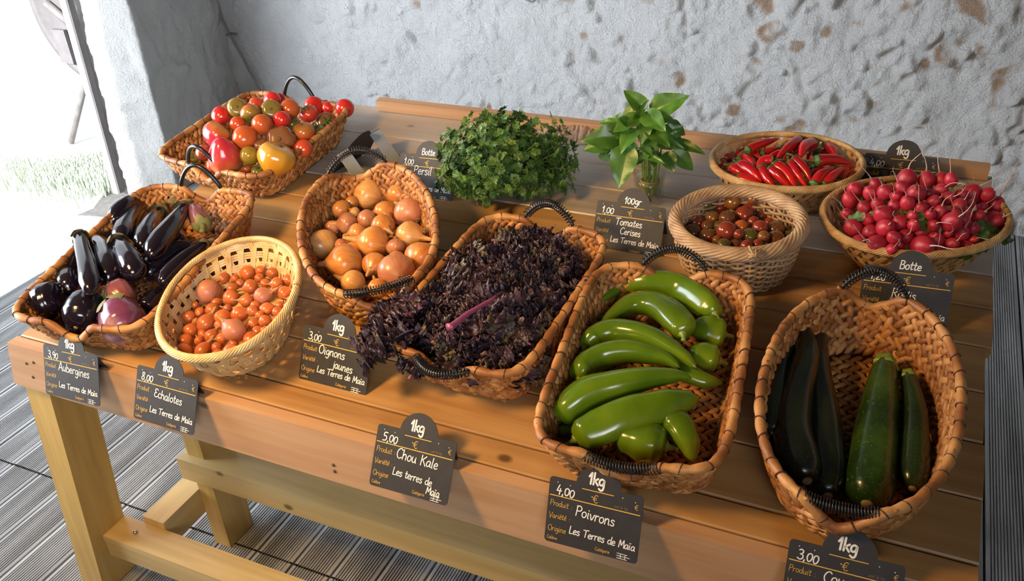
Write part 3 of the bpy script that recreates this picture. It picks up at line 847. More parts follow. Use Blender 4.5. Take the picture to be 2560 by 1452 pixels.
# ------------------------------------------------------------------ round produce, measured in the photo and piled in the baskets
def crop(items, off, sc): return [(off[0] + x / sc, off[1] + y / sc, r / sc) + tuple(rest) for x, y, r, *rest in items]
def seat(items, fn, squash=1.0, minn=.012, it=60, tol=.97):
    """unproject centres onto the heap, sizes from distance, then ease apart what overlaps"""
    P, R = [], []
    for x, y, r, *_ in items:
        q = hit(x, y, fn); w3 = W(*q); R.append(r * depth_of(w3) / FPX * squash); P.append(w3)
    P, R = np.array(P), np.array(R); V = CAM - P; V /= np.linalg.norm(V, axis=1)[:, None]
    for k in range(it):
        mv = np.zeros_like(P)
        for i in range(len(P)):
            d = P - P[i]; L = np.linalg.norm(d, axis=1); ov = (R + R[i]) * tol - L; ov[i] = -1
            for j in np.where(ov > 0)[0]:
                dr = d[j] / (L[j] + 1e-9); s_ = math.copysign(1, dr @ V[i]) if abs(dr @ V[i]) > 1e-6 else 1
                mv[i] -= .5 * ov[j] * (.35 * dr + .65 * s_ * V[i]); 
        P += .5 * mv
        n = (P - O3) @ UV[2]
        lowv = np.maximum(0, minn + R * .95 - n); P += lowv[:, None] * UV[2]
    return P, R
ORD = ['leftmost', 'second from left', 'third from left', 'fourth from left', 'fifth from left', 'sixth from left', 'seventh from left', 'eighth from left', 'ninth from left', 'tenth from left', 'eleventh from left', 'twelfth from left', 'thirteenth from left']
ROWS = ['back row', 'second row', 'third row', 'fourth row', 'fifth row', 'sixth row', 'seventh row', 'eighth row', 'ninth row', 'tenth row', 'eleventh row', 'twelfth row', 'thirteenth row', 'fourteenth row']
def name_by_rows(objs, per, desc, where):
    """say of each thing in a pile which row (back to front) and which place from the left it has in view"""
    pr = [(project(o.matrix_world.translation), o) for o in objs]
    pr.sort(key=lambda t: t[0][1]); nrow = math.ceil(len(pr) / per)
    for r in range(nrow):
        row = sorted(pr[r * per:(r + 1) * per], key=lambda t: t[0][0])
        for i, (_, o) in enumerate(row):
            o['label'] = f"{desc(o)}, {ORD[i]} in {ROWS[r]} of {where}"
def knob(r, h, seg=18, dimple=.10, ribs=0, ribamp=0.0, point=0.0):
    pr = []
    for t in np.linspace(0, math.pi, 15):
        z = -math.cos(t); rr = math.sin(t) ** .92
        if z > .55: z -= dimple * ((z - .55) / .45) ** 2 * 2.0
        if z < -.6: z -= point * ((-z - .6) / .4) ** 2
        pr.append((max(1e-4, rr * r), z * h))
    def rf(R_, Z_, th):
        k = 1 + ribamp * (np.abs(np.sin(th * ribs / 2)) - .6) * np.clip((Z_ / h + 1.0) / 1.4, 0, 1)
        return R_ * k, Z_ + 0 * th
    return MB().lathe(pr, seg, rf if ribs else None)
def calyx(r, z, n=5, ln=.8, droop=.3, w=.16):
    mb = MB()
    for i in range(n):
        a = 2 * math.pi * i / n + rng.uniform(-.2, .2); d = np.array([math.cos(a), math.sin(a), 0]); s_ = np.array([-d[1], d[0], 0])
        L = r * ln * rng.uniform(.8, 1.15); pts = [(.02, .25), (.35, .9), (.7, .7), (1.0, .05)]
        G = []
        for t, ww in pts:
            c = d * L * t + np.array([0, 0, z + r * (.05 - droop * t * t + .10 * math.sin(t * 3))])
            G.append([c - s_ * r * w * ww, c + np.array([0, 0, .03 * r]), c + s_ * r * w * ww, c - np.array([0, 0, .03 * r])])
        mb.grid(np.array(G), cv=True, caps=True)
    mb.tube([(0, 0, z - .05 * r), (r * .02, 0, z + .12 * r), (r * .08, r * .03, z + .28 * r)], [r * .07, r * .06, r * .07], 6)
    return mb
def scar(r, z): return MB().lathe([(1e-4, z + .01 * r), (.10 * r, z + .015 * r), (.14 * r, z - .02 * r), (1e-4, z - .06 * r)], 10)

def axis_for(i, P, kind):
    """direction the stem end points"""
    up = UV[2] * rng.uniform(.2, 1) + np.array([rng.uniform(-1, 1), rng.uniform(-.9, .9), 0])
    if kind == 'face': up = (CAM - P[i]) / np.linalg.norm(CAM - P[i]) + np.array([rng.uniform(-.2, .2), 0, .2])
    if kind == 'away': up = -(CAM - P[i]) / np.linalg.norm(CAM - P[i]) + np.array([rng.uniform(-.7, .7), 0, -.2])
    if kind == 'up': up = UV[2] + np.array([rng.uniform(-.3, .3), rng.uniform(-.2, .3), 0])
    return up
tom = crop([
 (870, 460, 100, 'red', 'away', 'red tomato at the left end of the top layer'),
 (1040, 390, 105, 'olive', 'face', 'olive-shouldered tomato high at the left of the heap'),
 (1410, 300, 95, 'red', 'away', 'red tomato crowning the heap, in front of another red one'),
 (1490, 285, 62, 'red', 'away', 'small red tomato peeping out behind the crowning one'),
 (1240, 365, 85, 'orange', 'away', 'orange-red tomato behind the olive one near the heap top'),
 (1190, 460, 112, 'olive', 'down', 'olive-green tomato with stalk side low, upper middle of heap'),
 (1400, 410, 112, 'olive', 'face', 'orange-olive tomato with its stalk scar facing out near the top'),
 (1600, 405, 107, 'blush', 'away', 'red tomato with green blush right of the stalk-scarred one'),
 (1865, 370, 112, 'red', 'away', 'large red tomato in front of the back handle'),
 (1800, 445, 100, 'red', 'up', 'red tomato with a tiny stalk below the back handle'),
 (2185, 385, 100, 'red', 'away', 'glossy red tomato at the back right corner'),
 (1315, 570, 112, 'blush', 'away', 'orange-red oval tomato in the middle of the heap'),
 (1530, 540, 95, 'red', 'away', 'plum-shaped bright red tomato in the middle of the heap'),
 (835, 690, 168, 'beef', 'away', 'big red ribbed tomato with a yellow streak at the left rim'),
 (1060, 575, 84, 'orange', 'away', 'orange-red tomato tucked behind the big ribbed one'),
 (1120, 705, 138, 'blush', 'away', 'orange tomato with purple shoulder right of the big ribbed one'),
 (1480, 720, 160, 'brown', 'face', 'dark red broad tomato behind the big yellow one'),
 (1700, 640, 122, 'orange', 'up', 'orange tomato beside the right rim'),
 (1880, 645, 100, 'green', 'up', 'yellow-green tomato with green calyx at the right rim'),
 (1990, 545, 120, 'brown', 'face', 'brownish red tomato near the right rim'),
 (2040, 455, 90, 'red', 'away', 'red tomato half hidden left of the back right one'),
 (2150, 505, 56, 'yellow', 'away', 'tiny yellow tomato at the right rim'),
 (1430, 870, 198, 'yellow', 'away', 'big yellow-orange tomato in front, with a crease'),
 (930, 915, 178, 'beef', 'away', 'large red pointed tomato at the front rim'),
 (1150, 905, 100, 'green', 'away', 'green tomato between the pointed red and the big yellow one'),
 (565, 910, 66, 'green', 'face', 'small yellow-green tomato seen through the front handle'),
 (1262, 1048, 88, 'green', 'up', 'low green tomato at the front rim'),
 (1720, 795, 98, 'orange', 'away', 'orange-red tomato against the right rim in front'),
 (2010, 395, 62, 'red', 'away', 'small red tomato just right of the back handle'),
 (1600, 345, 70, 'olive', 'away', 'grey-green tomato behind the blushed one at the top'),
 (800, 985, 75, 'orange', 'away', 'orange tomato low beside the pointed red one'),
 (1165, 1010, 62, 'brown', 'up', 'dark little tomato low in front'),
 (690, 850, 90, 'brown', 'away', 'dark red tomato low at the left rim'),
 (1330, 790, 80, 'brown', 'up', 'brown tomato sunk deep in the middle'),
 (1620, 560, 90, 'green', 'up', 'dull green tomato sunk behind the plum-shaped red one'),
], (350, 180), 4.267)
P, R = seat(tom, heap('tomato', .062, .105), 1.0)
for i, t in enumerate(tom):
    big = t[3] == 'beef' or R[i] > .042
    z = axis_for(i, P, t[4] if t[4] != 'down' else None)
    if t[4] == 'down': z = (CAM - P[i]) / np.linalg.norm(CAM - P[i]) + np.array([.2, 0, -1.2])
    if i == 23: z = np.array([-.1, .2, -.9])
    if i == 13: z = np.array([.35, .75, .55])
    if i == 22: z = np.array([.35, .3, .85])
    M = frame_axis(P[i], z, rng.uniform(0, 6))
    h = R[i] * (1.12 if 'plum' in t[5] or 'pointed' in t[5] or i == 11 else .86 if not big else .84)
    o = knob(R[i], h, 26, .12, 7 if big else 5, .16 if i in (13, 16) else .10 if big else .025, .30 if i in (22, 23) else 0).build('tomato', FR[t[3]])
    o.matrix_world = M
    if i in (3, 11, 12, 15, 18, 5, 9, 19, 26): calyx(R[i], h * .80, 5, .75 if i != 18 else .95, .1, .13).build('calyx', MT['stem_green'], o)
    else: scar(R[i], h * .80).build('stalk_scar', MT['scar'], o)
    tag(o, t[5], 'tomato', 'mixed tomatoes in the braided basket')

CH = [(395, 750, 65, 'c_orange'), (470, 705, 52, 'c_olive'), (580, 725, 70, 'c_red'), (700, 675, 62, 'c_orange'), (820, 725, 76, 'c_red'), (790, 785, 72, 'c_red'), (650, 812, 65, 'c_red'), (532, 808, 60, 'c_olive'), (420, 850, 50, 'c_red'), (490, 880, 50, 'c_red'), (380, 930, 70, 'c_red'), (502, 958, 70, 'c_red'), (648, 925, 80, 'c_red'), (765, 885, 55, 'c_orange'), (842, 962, 68, 'c_olive'), (920, 890, 62, 'c_red'), (1050, 900, 68, 'c_red'), (1090, 842, 55, 'c_red'), (1050, 988, 68, 'c_red'), (1170, 958, 52, 'c_olive'), (1190, 890, 55, 'c_red'), (640, 1028, 55, 'c_olive'), (722, 1008, 50, 'c_red'), (800, 1036, 50, 'c_red'), (960, 970, 48, 'c_olive'), (1000, 848, 42, 'c_red'), (312, 868, 55, 'c_red'), (300, 795, 44, 'c_olive'), (705, 752, 44, 'c_olive'), (872, 842, 46, 'c_red'), (596, 880, 44, 'c_olive'), (442, 792, 40, 'c_red'), (455, 1012, 42, 'c_red'), (1115, 1022, 42, 'c_olive'), (905, 1020, 46, 'c_red'), (570, 990, 40, 'c_olive'), (720, 960, 40, 'c_red'), (930, 790, 46, 'c_red'), (860, 660, 44, 'c_olive')]
items = crop(CH, (1620, 300), 3.3)
P, R = seat(items, heap('cherry', .064, .034), 1.08)
cher = []; proto = {}
for i, t in enumerate(items):
    if t[3] not in proto:
        o = knob(1, .97, 18, .06).build('cherry_tomato', FR[t[3]]); scar(1, .91).build('stalk_scar', MT['scar'], o); proto[t[3]] = o
    else: o = dup(proto[t[3]])
    o.matrix_world = frame_axis(P[i], axis_for(i, P, rng.choice(['away', 'up', None, 'away'])), rng.uniform(0, 6)) @ Matrix.Scale(R[i], 4)
    tag(o, '', 'cherry tomato', 'brown cherry tomatoes in the wicker basket'); o['shade'] = t[3]; cher.append(o)
SH = {'c_red': 'brownish red', 'c_orange': 'orange', 'c_olive': 'olive brown'}
name_by_rows(cher, 8, lambda o: SH[o['shade']] + ' cherry tomato', 'the wicker basket')
for o in cher: del o['shade']

# onions and shallots
def onion_mesh(r, neck=1.0, tall=.92, seg=24, neckr=.16):
    pr = [(1e-4, -tall * .98), (.10, -tall * .985), (.16, -tall * .95), (.42, -tall * .86), (.72, -tall * .62), (.93, -tall * .28), (1.0, .02), (.95, tall * .30), (.78, tall * .60), (.54, tall * .83), (.33, tall * 1.02), (neckr * 1.25, tall * 1.02 + .16 * neck), (neckr, tall * 1.02 + .40 * neck), (neckr * .8, tall * 1.02 + .72 * neck), (neckr * .5, tall * 1.02 + .92 * neck), (1e-4, tall * 1.02 + .95 * neck)]
    ph = rng.uniform(0, 6)
    def rf(R_, Z_, th):
        return R_ * (1 + .022 * np.sin(3 * th + ph) + .012 * np.sin(9 * th)), Z_ + .02 * np.cos(th + ph) * R_
    pr = np.array(pr) * r
    return MB().lathe(pr[:12], seg, rf), MB().lathe(pr[10:], 12, lambda R_, Z_, th: (R_ * (1.03 + .14 * np.sin(4 * th + Z_ * 60 / max(r, .01) * .03)), Z_ + 0 * th))
def tuft(r, tall=.92, n=14, ln=.28):
    mb = MB()
    for i in range(n):
        a = 2 * math.pi * i / n + rng.uniform(-.3, .3); d = np.array([math.cos(a), math.sin(a), 0])
        mb.tube([d * .05 * r + np.array([0, 0, -tall * .97 * r]), d * .13 * r + np.array([0, 0, -(tall + ln * .4) * r]), d * rng.uniform(.15, .30) * r + np.array([0, 0, -(tall + ln * rng.uniform(.3, .8)) * r])], [.014 * r, .012 * r, .005 * r], 4)
    return mb
ON = [(660, 455, 122, 'onion_pale', (500, 400), 'big pale onion nearest the back handle'),
 (915, 450, 98, 'onion', (815, 310), 'long-necked onion leaning on the back right of the basket wall'),
 (990, 600, 118, 'onion_pink', (870, 500), 'large smooth pinkish onion at the upper right'),
 (1000, 790, 118, 'onion_pale', (1210, 825), 'onion lying with its neck to the right rim'),
 (1085, 975, 135, 'onion', (1190, 860), 'large amber onion against the lower right rim'),
 (885, 1080, 146, 'onion_pink', 'root', 'large onion with its root end facing out behind the front handle'),
 (540, 1180, 105, 'onion_pale', (360, 1110), 'shiny onion at the front rim with thin neck to the left'),
 (480, 1010, 152, 'onion', (220, 1030), 'largest orange onion at the lower left'),
 (285, 870, 130, 'onion_pale', (130, 750), 'pale gold onion at the left rim with frayed neck'),
 (700, 860, 132, 'onion', (430, 800), 'orange onion lying in the centre with neck to the left'),
 (485, 690, 86, 'onion_pink', (330, 690), 'small reddish onion left of centre'),
 (450, 570, 76, 'onion', (315, 480), 'small onion with a long neck at the back left'),
 (525, 520, 58, 'onion', (470, 430), 'little onion between the big pale one and the long-necked one'),
 (550, 600, 46, 'onion_pale', (500, 560), 'tiny golden onion below the big pale one'),
 (650, 655, 76, 'onion_pink', 'root', 'small red-brown onion in the upper middle'),
 (800, 590, 86, 'onion', (880, 690), 'small golden onion beside the large pinkish one'),
 (780, 710, 96, 'onion', (870, 780), 'amber onion right of centre, behind the lying one'),
 (868, 890, 74, 'onion_pink', 'root2', 'small pink onion standing right of the centre one'),
 (725, 1030, 102, 'onion', (640, 1130), 'orange onion wedged left of the root-end one'),
 (745, 1220, 82, 'onion', (700, 1110), 'onion low behind the front handle'),
 (575, 770, 80, 'onion', (440, 790), 'half-hidden onion behind the centre one'),
 (375, 725, 66, 'onion_pink', (300, 650), 'small dull onion near the left wall'),
 (440, 868, 52, 'onion_pink', (520, 830), 'tiny onion wedged between two large ones at left'),
 (560, 900, 70, 'onion', 'root2', 'onion deep under the largest one'), (900, 980, 70, 'onion', 'root2', 'onion deep behind the root-end one')]
items = crop(ON, (720, 350), 3.3)
P, R = seat(items, heap('onion', .046, .022), 1.08, tol=.90)
for i, t in enumerate(items):
    nk = ON[i][4]
    if isinstance(nk, tuple):
        q = on_plane(720 + nk[0] / 3.3, 350 + nk[1] / 3.3, P[i] + UV[2] * R[i] * .25, UV[2]); z = q - P[i]; nl = max(.35, min(1.6, np.linalg.norm(z) / R[i] - 1.0))
    else:
        z = -(CAM - P[i]) / np.linalg.norm(CAM - P[i]) + (np.array([.05, .0, .05]) if nk == 'root' else np.array([.1, 0, .9])); nl = .5
        if nk == 'root' and i == 5: z = z + np.array([-.32, .1, .25])
    b, n_ = onion_mesh(R[i], nl, .90)
    o = b.build('onion', MT[t[3]]); o.matrix_world = frame_axis(P[i], z, rng.uniform(0, 6))
    n_.build('neck', MT['neck'], o); tuft(R[i], .90).build('root_tuft', MT['tuft'], o)
    tag(o, t[5], 'onion', 'yellow onions in the oval braided basket')

SHL = [(610, 650, 132, (505, 490)), (840, 450, 55), (990, 470, 76), (1108, 448, 50), (1100, 515, 46), (1225, 470, 60, (1245, 380)), (1380, 540, 66), (760, 520, 70), (870, 520, 46), (1020, 600, 76), (1160, 570, 50), (1268, 570, 66), (848, 622, 60, (770, 530)), (830, 710, 86), (1135, 690, 92), (1340, 660, 72, (1440, 610)), (980, 732, 66), (1060, 780, 50), (1300, 782, 46), (1375, 785, 50), (1400, 722, 42), (400, 830, 62), (440, 892, 66), (530, 842, 46), (655, 822, 76), (750, 890, 76), (590, 955, 92), (800, 812, 50), (922, 862, 82), (1030, 832, 56), (1165, 830, 78), (1275, 842, 58), (1040, 950, 66), (1150, 930, 66), (1272, 932, 62), (345, 930, 52), (300, 1022, 72), (450, 1022, 76), (560, 1052, 46), (650, 1072, 66, (700, 990)), (530, 1112, 50), (885, 1040, 112, (800, 960)), (760, 1085, 62), (1090, 1032, 60), (1010, 1110, 88), (1165, 1022, 52), (400, 1125, 80), (385, 1218, 92, (270, 1190)), (565, 1215, 82), (700, 1185, 56), (825, 1210, 76), (720, 1245, 60), (620, 1272, 46), (960, 1175, 60), (862, 1142, 42), (485, 775, 42), (920, 565, 46), (1245, 640, 50), (690, 752, 46), (885, 940, 44), (720, 960, 50), (1230, 1000, 44), (500, 940, 44), (960, 990, 44), (1100, 880, 44)]
items = crop([t[:3] for t in SHL], (360, 560), 3.82)
P, R = seat(items, heap('shallot', .045, .020), tol=.95)
shal = []; protos = []
def shallot_proto(mat):
    b, n_ = onion_mesh(1.0, 1.0, 1.05, 18, .14)
    o = b.build('shallot', mat); n_.build('tip', MT['neck'], o); tuft(1, 1.05, 7, .2).build('root_tuft', MT['tuft'], o); return o
used = [False] * 4; pro = [shallot_proto(MT['shallot']), shallot_proto(MT['shallot']), shallot_proto(MT['shallot']), shallot_proto(MT['shallot_pink'])]
for i, t in enumerate(SHL):
    k = 3 if i in (0, 14, 41) else i % 3
    o = pro[k] if not used[k] else dup(pro[k]); used[k] = True
    if len(t) > 3:
        q = on_plane(360 + t[3][0] / 3.82, 560 + t[3][1] / 3.82, P[i] + UV[2] * R[i] * .5, UV[2]); z = q - P[i]
    else: z = UV[2] * rng.uniform(-.5, .7) + np.array([rng.uniform(-1, 1), rng.uniform(-1, 1), 0])
    o.matrix_world = frame_axis(P[i], z, rng.uniform(0, 6)) @ Matrix.Diagonal((R[i], R[i], R[i] * rng.uniform(.85, 1.12), 1))
    tag(o, '', 'shallot', 'shallots in the pale cane basket'); o['q'] = R[i]; shal.append(o)
name_by_rows(shal, 10, lambda o: 'pinkish swollen shallot' if o['q'] > .031 else 'larger copper shallot' if o['q'] > .024 else 'small copper shallot', 'the pale basket')
for o in shal: del o['q']

# radishes
RA = [(335, 380, 60), (295, 450, 54), (440, 400, 54), (480, 345, 50), (540, 395, 58), (400, 505, 50), (690, 300, 68), (660, 372, 52), (760, 410, 66), (690, 468, 52), (840, 310, 58), (935, 312, 56), (985, 308, 46), (935, 385, 50), (985, 440, 52), (1070, 415, 46), (1140, 400, 62), (1235, 410, 52), (1040, 490, 50), (1130, 475, 36), (1215, 492, 36), (1310, 490, 58), (790, 520, 58), (880, 470, 48), (930, 545, 58), (990, 612, 68), (1095, 540, 48), (1285, 590, 68), (540, 560, 68), (430, 600, 54), (320, 645, 64), (435, 672, 62), (540, 645, 64), (640, 620, 62), (380, 730, 58), (500, 745, 74), (605, 710, 48), (660, 690, 58), (645, 785, 42), (780, 760, 78), (800, 682, 54), (890, 715, 62), (1000, 755, 52), (1050, 688, 62), (1140, 650, 52), (1090, 760, 46), (270, 545, 42), (730, 560, 40), (860, 620, 44), (600, 490, 44), (740, 640, 44), (1080, 590, 48), (1180, 425, 46), (620, 430, 42), (840, 420, 42), (1020, 545, 42), (480, 480, 44), (700, 800, 44), (580, 780, 44), (900, 790, 44), (860, 560, 40), (1180, 560, 44), (1140, 720, 40), (960, 680, 40)]
items = crop(RA, (2020, 340), 2.79)
P, R = seat(items, heap('radish', .062, .085), tol=.95)
bodyr = knob(1, 1.06, 18, .03, point=.12)
me_r = None; rads = []
for i, t in enumerate(RA):
    if me_r is None: o = bodyr.build('radish', MT['radish']); me_r = o.data
    else: o = obj('radish', me_r)
    c = P[i] - W(BK['radish'][0], BK['radish'][1], .0); od = c / (np.linalg.norm(c) + 1e-9)
    z = -(od * .55 + UV[2] * rng.uniform(.1, .9) + np.array([rng.uniform(-.6, .6), rng.uniform(-.7, .1), 0]))
    z /= np.linalg.norm(z)
    M = frame_axis(P[i], z, rng.uniform(0, 6)); Rm = np.array(M.to_3x3())
    o.matrix_world = M @ Matrix.Diagonal((R[i], R[i], R[i] * rng.uniform(.95, 1.18), 1))
    n = 6; ln = rng.uniform(1.8, 4.6) if rng.random() < .8 else .8; pts = []; w1, w2 = rng.uniform(-.5, .5), rng.uniform(-.5, .5); ph = rng.uniform(0, 6)
    for k in range(n + 1):
        s_ = k / n; pts.append([w1 * s_ * s_ * ln * .7 + .18 * math.sin(5 * s_ + ph) * s_, w2 * s_ * s_ * ln * .7 + .18 * math.cos(4 * s_ + ph) * s_, -1.08 - ln * s_])
    mb = MB(); mb.tube(pts, [.12, .07, .05, .045, .04, .03, .015], 5); mb.build('root', MT['root'], o)
    if i % 3 == 0:
        mb = MB()
        for k in range(3):
            a = k * 2.1; mb.tube([(0, 0, .9), (.12 * math.cos(a), .12 * math.sin(a), 1.3), (.3 * math.cos(a), .3 * math.sin(a), 1.7)], [.09, .08, .05], 5)
        mb.build('leaf_stub', MT['pepper_stem'], o)
    tag(o, '', 'radish', 'radishes in the cane basket'); rads.append(o)
name_by_rows(rads, 11, lambda o: 'red radish', 'the radish basket')
def leaf_mesh(ln, wd, bend=.3, fold=.15, waves=3, wamp=.04, nl=14, nw=6, tip=1.0, thick=.0006, seed=0):
    r = random.Random(seed); G = []; ph = r.uniform(0, 6)
    for i in range(nl + 1):
        s_ = i / nl; w_ = wd * .5 * (math.sin(math.pi * min(1, s_ ** .72)) ** .8 * (1 - .25 * s_ ** tip) + .015); row = []
        for j in range(-nw, nw + 1):
            t = j / nw
            x = ln * (s_ - .10 * bend * s_ ** 2); y = w_ * t
            z = -bend * ln * s_ * s_ * .6 + fold * w_ * abs(t) * 1.6 - .25 * fold * w_ * t * t + wamp * wd * math.sin(s_ * waves * 6.28 + ph + (1.5 if t > 0 else 0)) * t * t
            row.append((x, y, z))
        G.append(row)
    G = np.array(G); mb = MB(); lo = G.copy(); lo[..., 2] -= thick
    r_, c = G.shape[:2]
    mb.grid(G); mb.grid(lo[:, ::-1])
    return mb
def aim_leaf(o, a, b, nrm, ln):
    x = np.asarray(b) - np.asarray(a); L = np.linalg.norm(x); x /= L; n = np.asarray(nrm) - x * (x @ nrm); n /= np.linalg.norm(n); y = np.cross(n, x)
    k = L / ln
    o.matrix_world = m4(np.stack([x * k, y * k, n * k], 1), a)
LR = [((560, 530), (400, 540), .055, 'lying among the radishes at the back left'), ((410, 560), (230, 585), .05, 'yellowing at the left rim of the radish basket'), ((690, 590), (930, 640), .06, 'in the middle of the radishes'), ((1230, 740), (1160, 590), .06, 'standing at the right end of the radishes'), ((1190, 680), (1440, 640), .055, 'reaching right over the rim'), ((1230, 720), (1470, 685), .05, 'pointing right below the other rim leaf'), ((1150, 830), (910, 790), .05, 'drooping at the front rim of the radish basket'), ((1120, 800), (1290, 740), .055, 'under the front right radishes'), ((820, 560), (660, 520), .045, 'between the radishes right of the middle'), ((780, 590), (830, 520), .04, 'small and curled amid the radishes')]
for i, (a, b, wd, d) in enumerate(LR):
    f = heap('radish', .075, .075); A = W(*hit(2020 + a[0] / 2.79, 340 + a[1] / 2.79, f)); Bq = W(*hit(2020 + b[0] / 2.79, 340 + b[1] / 2.79, lambda u, v: max(.075, f(u, v))))
    o = leaf_mesh(.1, wd * 1.1, .25, .2, 3, .10, seed=i).build('radish_leaf', MT['leaf_rad']); L = np.linalg.norm(Bq - A)
    aim_leaf(o, A, Bq, UV[2] + (CAM - A) * .3, .1); tag(o, 'green radish leaf ' + d, 'radish leaf', 'leaves among the radishes')

# ------------------------------------------------------------------ long produce: axis measured in the photo, laid on the pile
def axis_pts(pts, off, sc, fn, dz=0.0, k=7):
    """pts: crop pixels stem end first; returns smooth world axis"""
    Q = [W(*hit(off[0] + p[0] / sc, off[1] + p[1] / sc, (lambda u, v, e=(p[2] if len(p) > 2 else 0): fn(u, v) + dz + e) if not hasattr(fn, 'basket') else shifted(fn, dz + (p[2] if len(p) > 2 else 0)))) for p in pts]
    return smooth_path(Q, k)
def shifted(fn, e):
    def f(u, v): return fn(u, v) + e
    f.basket = fn.basket
    return f
def prof_radius(P, r, keys):
    cum = np.r_[0, np.cumsum(np.linalg.norm(np.diff(P, axis=0), axis=1))]; t = cum / cum[-1]
    return r * np.interp(t, [k[0] for k in keys], [k[1] for k in keys])
def resample(P, n):
    cum = np.r_[0, np.cumsum(np.linalg.norm(np.diff(P, axis=0), axis=1))]; t = np.linspace(0, cum[-1], n)
    return np.stack([np.interp(t, cum, P[:, i]) for i in range(3)], 1)
def cos_t(n): return .5 - .5 * np.cos(np.linspace(0, math.pi, n))
def long_body(name, P, r, keys, mat, seg=18, shape=None, n=30):
    cum = np.r_[0, np.cumsum(np.linalg.norm(np.diff(P, axis=0), axis=1))]
    t = cos_t(n) * cum[-1]; P = np.stack([np.interp(t, cum, P[:, i]) for i in range(3)], 1)
    R = r * np.interp(t / cum[-1], [k[0] for k in keys], [k[1] for k in keys])
    c = P.mean(0); mb = MB(); mb.tube(P - c, np.maximum(R, .0006), seg, shape=shape)
    o = mb.build(name, mat); o.location = c
    return o, P - c, R
def rpx(w, P, sc): return w / sc / 2 * depth_of(P.mean(0)) / FPX

# aubergines
AO, AS = (0, 420), 2.905
AUK = [(0, .30), (.05, .50), (.15, .62), (.4, .85), (.7, 1.0), (.86, .93), (.95, .62), (.985, .32), (1, .02)]
RND = [(0, .35), (.06, .66), (.2, .90), (.45, 1.0), (.7, .96), (.88, .72), (.97, .38), (1, .02)]
AU = [
 ([(1300, 215), (1060, 225), (890, 290), (800, 410)], 140, AUK, 'aub', 'dry', .012, 'long arched aubergine along the left back rim'),
 ([(1060, 240), (960, 350), (900, 460), (880, 540)], 160, AUK, 'aub', 'dry', .020, 'aubergine with dusty grey cap behind, second from the left rim'),
 ([(1165, 300), (1100, 400), (1060, 490), (1030, 590)], 165, AUK, 'aub', 'dry', .008, 'aubergine with brown cap in the middle at the back'),
 ([(1345, 275), (1270, 390), (1160, 530), (1085, 650)], 165, AUK, 'aub', 'dry', .028, 'straight glossy aubergine slanting down from the back right'),
 ([(1470, 420), (1440, 350), (1400, 285)], 150, RND, 'aubp', 'green', .012, 'round violet aubergine under a big green cap at the back right'),
 ([(578, 490), (605, 600), (640, 740), (665, 920)], 150, [(0, .48), (.06, .66), (.3, .74), (.6, .88), (.85, 1.0), (.95, .68), (1, .02)], 'aub', 'dry', .055, 'slim aubergine standing over the others with its dry stalk up'),
 ([(600, 560), (540, 650), (500, 760), (500, 880)], 190, AUK, 'aub', 'none', .010, 'aubergine on the left rim behind the slim one'),
 ([(690, 510), (750, 600), (790, 720), (790, 830)], 215, AUK, 'aub', 'none', .018, 'broad aubergine right behind the slim one'),
 ([(850, 530), (910, 620), (960, 710), (985, 800)], 200, AUK, 'aub', 'dry', .026, 'aubergine with a curled dry cap in the middle'),
 ([(450, 930), (350, 970), (250, 1040)], 290, RND, 'aub', 'none', .014, 'big round black aubergine at the left front corner'),
 ([(660, 930), (610, 1040), (550, 1160)], 290, RND, 'aub', 'none', .006, 'fat black aubergine at the front rim'),
 ([(300, 1130), (400, 1165), (530, 1210)], 95, AUK, 'aub', 'none', -.02, 'small aubergine poking over the front rim'),
 ([(800, 990), (880, 930), (980, 880)], 250, RND, 'aubp', 'green', .006, 'dull pink aubergine lying behind the striped one'),
 ([(830, 1005), (880, 1090), (930, 1230)], 330, RND, 'aubv', 'green', .020, 'violet streaked aubergine at the right front corner'),
 ([(1495, 545), (1360, 640), (1250, 740), (1160, 850)], 135, AUK, 'aub', 'dry', .010, 'thin aubergine along the right rim beside the pale basket'),
 ([(1400, 560), (1280, 600), (1140, 700), (1050, 800)], 190, AUK, 'aub', 'none', -.012, 'dark aubergine lying deep in the middle right'),
 ([(780, 900), (860, 860), (960, 800)], 190, AUK, 'aub', 'none', -.022, 'dark aubergine deep under the curled-cap one'),
 ([(900, 420), (800, 520), (720, 640)], 180, AUK, 'aub', 'none', -.024, 'dark aubergine deep below the long arched one'),
 ([(420, 820), (480, 940), (560, 1080)], 180, AUK, 'aub', 'none', -.026, 'dark aubergine deep below the big round one'),
 ([(740, 1080), (640, 1140), (520, 1180)], 150, AUK, 'aub', 'none', -.028, 'dark aubergine deep at the front rim'),
 ([(1250, 450), (1290, 560), (1200, 690)], 170, AUK, 'aub', 'none', -.024, 'dark aubergine deep under the straight glossy one'),
 ([(1180, 880), (1100, 960), (1050, 1040)], 150, AUK, 'aub', 'none', -.02, 'dark aubergine by the right rim behind the pink one'),
]
fA = heap('auber', .060, .025)
